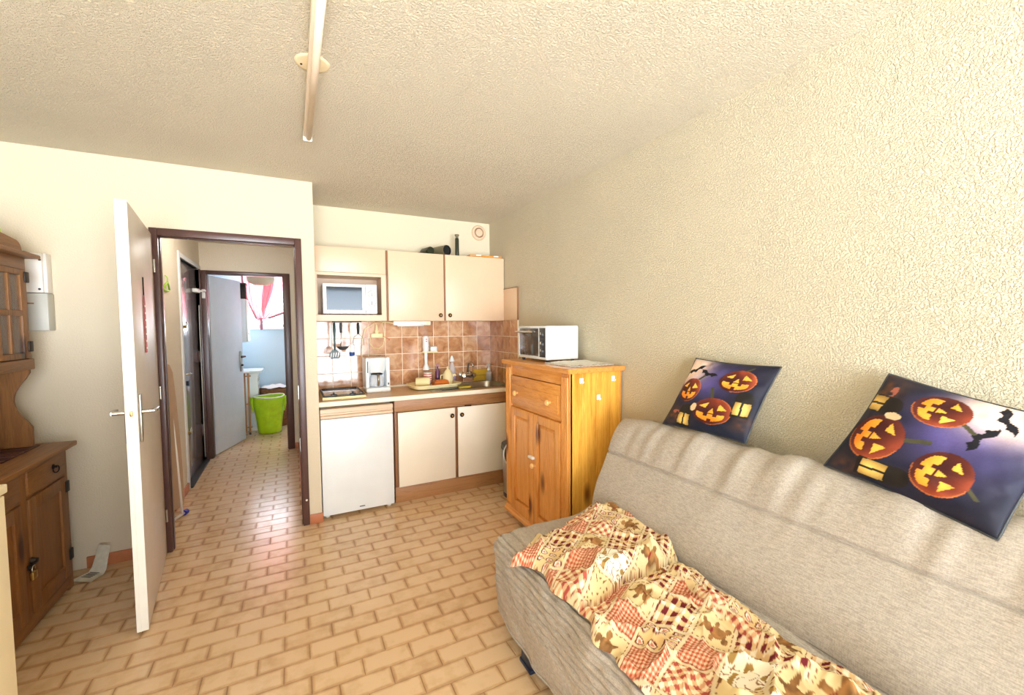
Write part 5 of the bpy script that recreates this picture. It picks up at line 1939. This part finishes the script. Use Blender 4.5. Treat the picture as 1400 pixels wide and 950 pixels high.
t = thing('clothes_hanger', 'lime green plastic hanger hung on the hall wall', 'hanger', (-.872, 4.235, 1.83))
tpart('hanger_frame', 'limeh', t, [(.012, -.085, -.06), (.02, -.03, -.025), (.022, 0, -.012), (.02, .03, -.025), (.014, .09, -.062), (.012, .08, -.075), (.012, -.075, -.075)], .007, 8, True)
tpart('hook', 'limeh', t, [(.022, 0, -.012), (.022, 0, .02), (.014, .012, .034), (.006, .004, .042)], .004, 8)

CW = thing('pink_curtain', 'pink curtain gathered and tied over the bathroom window', 'curtain', (-.15, 7.46, 1.4))
n, m = 120, 60
U, V = np.meshgrid(np.linspace(0, 1, n), np.linspace(0, 1, m), indexing='ij')
for k, (xa, xb, knot) in enumerate(((-.62, -.20, (-.43, 1.56)), (-.30, .42, (-.36, 1.58)))):
    top = xa + (xb - xa) * U
    gk = V ** 1.35
    bow = .10 * np.sin(PI * V) * (U - .5) * (1 if k else .6)
    CX = top * (1 - gk) + (knot[0] + .035 * (U - .5)) * gk + bow
    ztop = 2.30
    zb_ = knot[1] + (0.10 if k else .03) * np.abs(U - .5) * (1 - V)
    CZ = ztop * (1 - V) + zb_ * V - (.28 * (1 - np.abs(2 * U - 1.0)) * 0 + .12 * U * (1 if k else 0)) * np.sin(PI * V) * .9
    CYq = .028 * np.sin(U * 34 + 2 * k) * (1 - .6 * V) + .012 * np.sin(U * 61 + V * 3) + .03 * V * (1 - k)
    sheet('curtain_panel', CX + .15, CYq, CZ - 1.4, 'pink', CW)
    e = -1 if k else 0
    tpart('hem', 'pinkd', CW, [(CX[e, j] + .15, CYq[e, j] - .012, CZ[e, j] - 1.4) for j in range(0, m, 3)], .014, 8, False, 'darker mauve hem')
tpart('tied_tail', 'pinkd', CW, [(-.25, .0, .20), (-.245, -.01, .14), (-.25, 0, .06), (-.245, 0, .02)], [.024, .020, .022, .016], 10, False, 'mauve gathered tail')
for x in (-.48, .56):
    cpart('rod_bracket', 'whitep', CW, (x, .01, .92), (x, BY1 - 7.46, .92), .008, .010, 10)
tpart('rod', 'whitep', CW, [(-.50, .01, .92), (.58, .01, .92)], .010, 10)

t = thing('bathroom_lamp', 'beige round shaded lamp hanging by the bathroom curtain', 'lamp', (-.36, 7.02, 2.02))
lpart('lamp_shade', 'shade', t, [(0, .0), (.09, .005), (.15, .035), (.175, .08), (.17, .12), (.12, .17), (.05, .20), (0, .205)], (0, 0, .03), 32)
tpart('cord', 'whitep', t, [(0, 0, .23), (0, 0, .37)], .006, 8)

t = thing('bathroom_cabinet', 'white wall cabinet in the bathroom beside the window', 'cabinet', (-.99, 6.98, 1.255))
bpart('carcass', 'white', t, (-.04, 0, 0), (.435, .36, .60), .004)
bpart('door', 'whitep', t, (.437, .004, .006), (.452, .356, .594), .003)
lpart('knob', 'chrome', t, [(.006, 0), (.012, .012), (0, .02)], (.452, .05, .12), 12, (1, 0, 0))
t = thing('dark_box', 'dark box on top of the bathroom wall cabinet', 'box', (-.64, 7.16, 1.8555))
bpart('body', 'iron', t, (-.09, -.10, 0), (.09, .10, .20), .006)
bpart('lid', 'iron', t, (-.094, -.104, .20), (.094, .104, .225), .004)

t = thing('white_chest', 'low white chest with a patterned side in the bathroom', 'chest', (-.945, 7.0, 0))
bpart('carcass', 'white', t, (0, 0, .05), (.50, .42, .82), .004)
bpart('top', 'white', t, (-.01, -.02, .82), (.56, .44, .855), .005)
bpart('plinth', 'whitep', t, (.02, .02, 0), (.48, .40, .05), 0)
bm = BM()
for k in range(7):
    for j in range(3):
        z, y = .14 + k * .095, .06 + j * .12 + (k % 2) * .03
        cyl(bm, (.50, y, z), (.504, y, z), .032, .026, 8)
        cyl(bm, (.50, y + .045, z + .045), (.503, y + .045, z + .045), .014, .012, 6)
obj('floral_panel', bm, 'panelg', t, label='grey blotched pattern on the side panel')
t = thing('folding_rack', 'folded wooden clothes rack standing beside the lime bag', 'rack', (-.585, 6.78, 0), .10)
for x in (-.045, .0, .045):
    bm = BM()
    box(bm, (x - .012, -.012, .03), (x + .012, .012, .84), .004)
    obj('slat', bm, 'rackw', t, True)
for z in (.10, .42, .80):
    cpart('rung', 'rackw', t, (-.075, 0, z), (.075, 0, z), .009, .009, 10)
for x in (-.045, .045):
    cpart('foot', 'darkgrey', t, (x, 0, 0), (x, 0, .031), .014, .012, 10)
bm = BM()
box(bm, (-.13, -.04, .845), (.06, .05, .865), .008)
obj('folded_cloth', bm, 'cotton', t, True, 'white cloth folded over the top')

LB = thing('laundry_bag', 'lime green plastic bag over a tub on the bathroom floor', 'bag', (-.305, 6.80, 0))
n = 72
rows = []
for (r, z) in ((.02, .004), (.13, .004), (.142, .02), (.150, .10), (.165, .22), (.178, .34), (.190, .44), (.194, .50), (.188, .515), (.180, .50), (.172, .40), (.15, .30), (.02, .30)):
    row = []
    for k in range(n + 1):
        a = 2 * PI * (k % n) / n
        w_ = 1 + .035 * float(vnoise(k % n * .55, z * 14, 71)) * min(1, z * 8)
        zz = z + (.007 * math.sin(a * 2 + .5) + .006 * math.sin(a * 5)) * (z / .5) ** 3
        row.append((r * w_ * math.cos(a), r * w_ * math.sin(a), max(zz, .002)))
    rows.append(row)
bm = BM()
grid(bm, rows)
bmesh.ops.remove_doubles(bm, verts=bm.verts, dist=1e-5)
obj('bag_wall', bm, 'lime', LB, 'all')
tpart('tub_rim', 'whitep', LB, [(.187 * math.cos(k * PI / 18), .187 * math.sin(k * PI / 18), .508 + .007 * math.sin(k * PI / 9 + .5)) for k in range(36)], .009, 8, True, 'pale rim inside the bag')
for s in (-1, 1):
    tpart('bag_ear', 'lime', LB, [(s * .186, -.03, .47), (s * .205, -.05, .50), (s * .20, -.06, .42), (s * .185, -.06, .30)], [.016, .022, .018, .008], 8)
t = thing('wicker_basket', 'brown wicker basket with white cloth behind the lime bag', 'basket', (-.245, 7.30, 0))
bm = BM()
lathe(bm, [(0, .0), (.18, .0), (.185, .02), (.20, .50), (.205, .56), (.195, .56), (.18, .48), (0, .45)], (0, 0, 0), 30)
obj('basket_wall', bm, 'wicker', t, True)
bm = BM()
for z in (.1, .2, .3, .4, .5):
    tube(bm, [((.186 + .03 * z) * math.cos(k * PI / 15), (.186 + .03 * z) * math.sin(k * PI / 15), z) for k in range(30)], .008, 6, True)
obj('woven_band', bm, 'wicker', t, 'all')
n = 24
U, V = np.meshgrid(np.linspace(0, 1, n), np.linspace(0, 2 * PI, 32), indexing='ij')
sheet('cloth', .185 * U * np.cos(V), .185 * U * np.sin(V), .575 + .03 * (1 - U ** 2) + .012 * vnoise(U * 4, np.cos(V) * 3 + 4, 73), 'cotton', t, None, 'white cloth heaped on top')
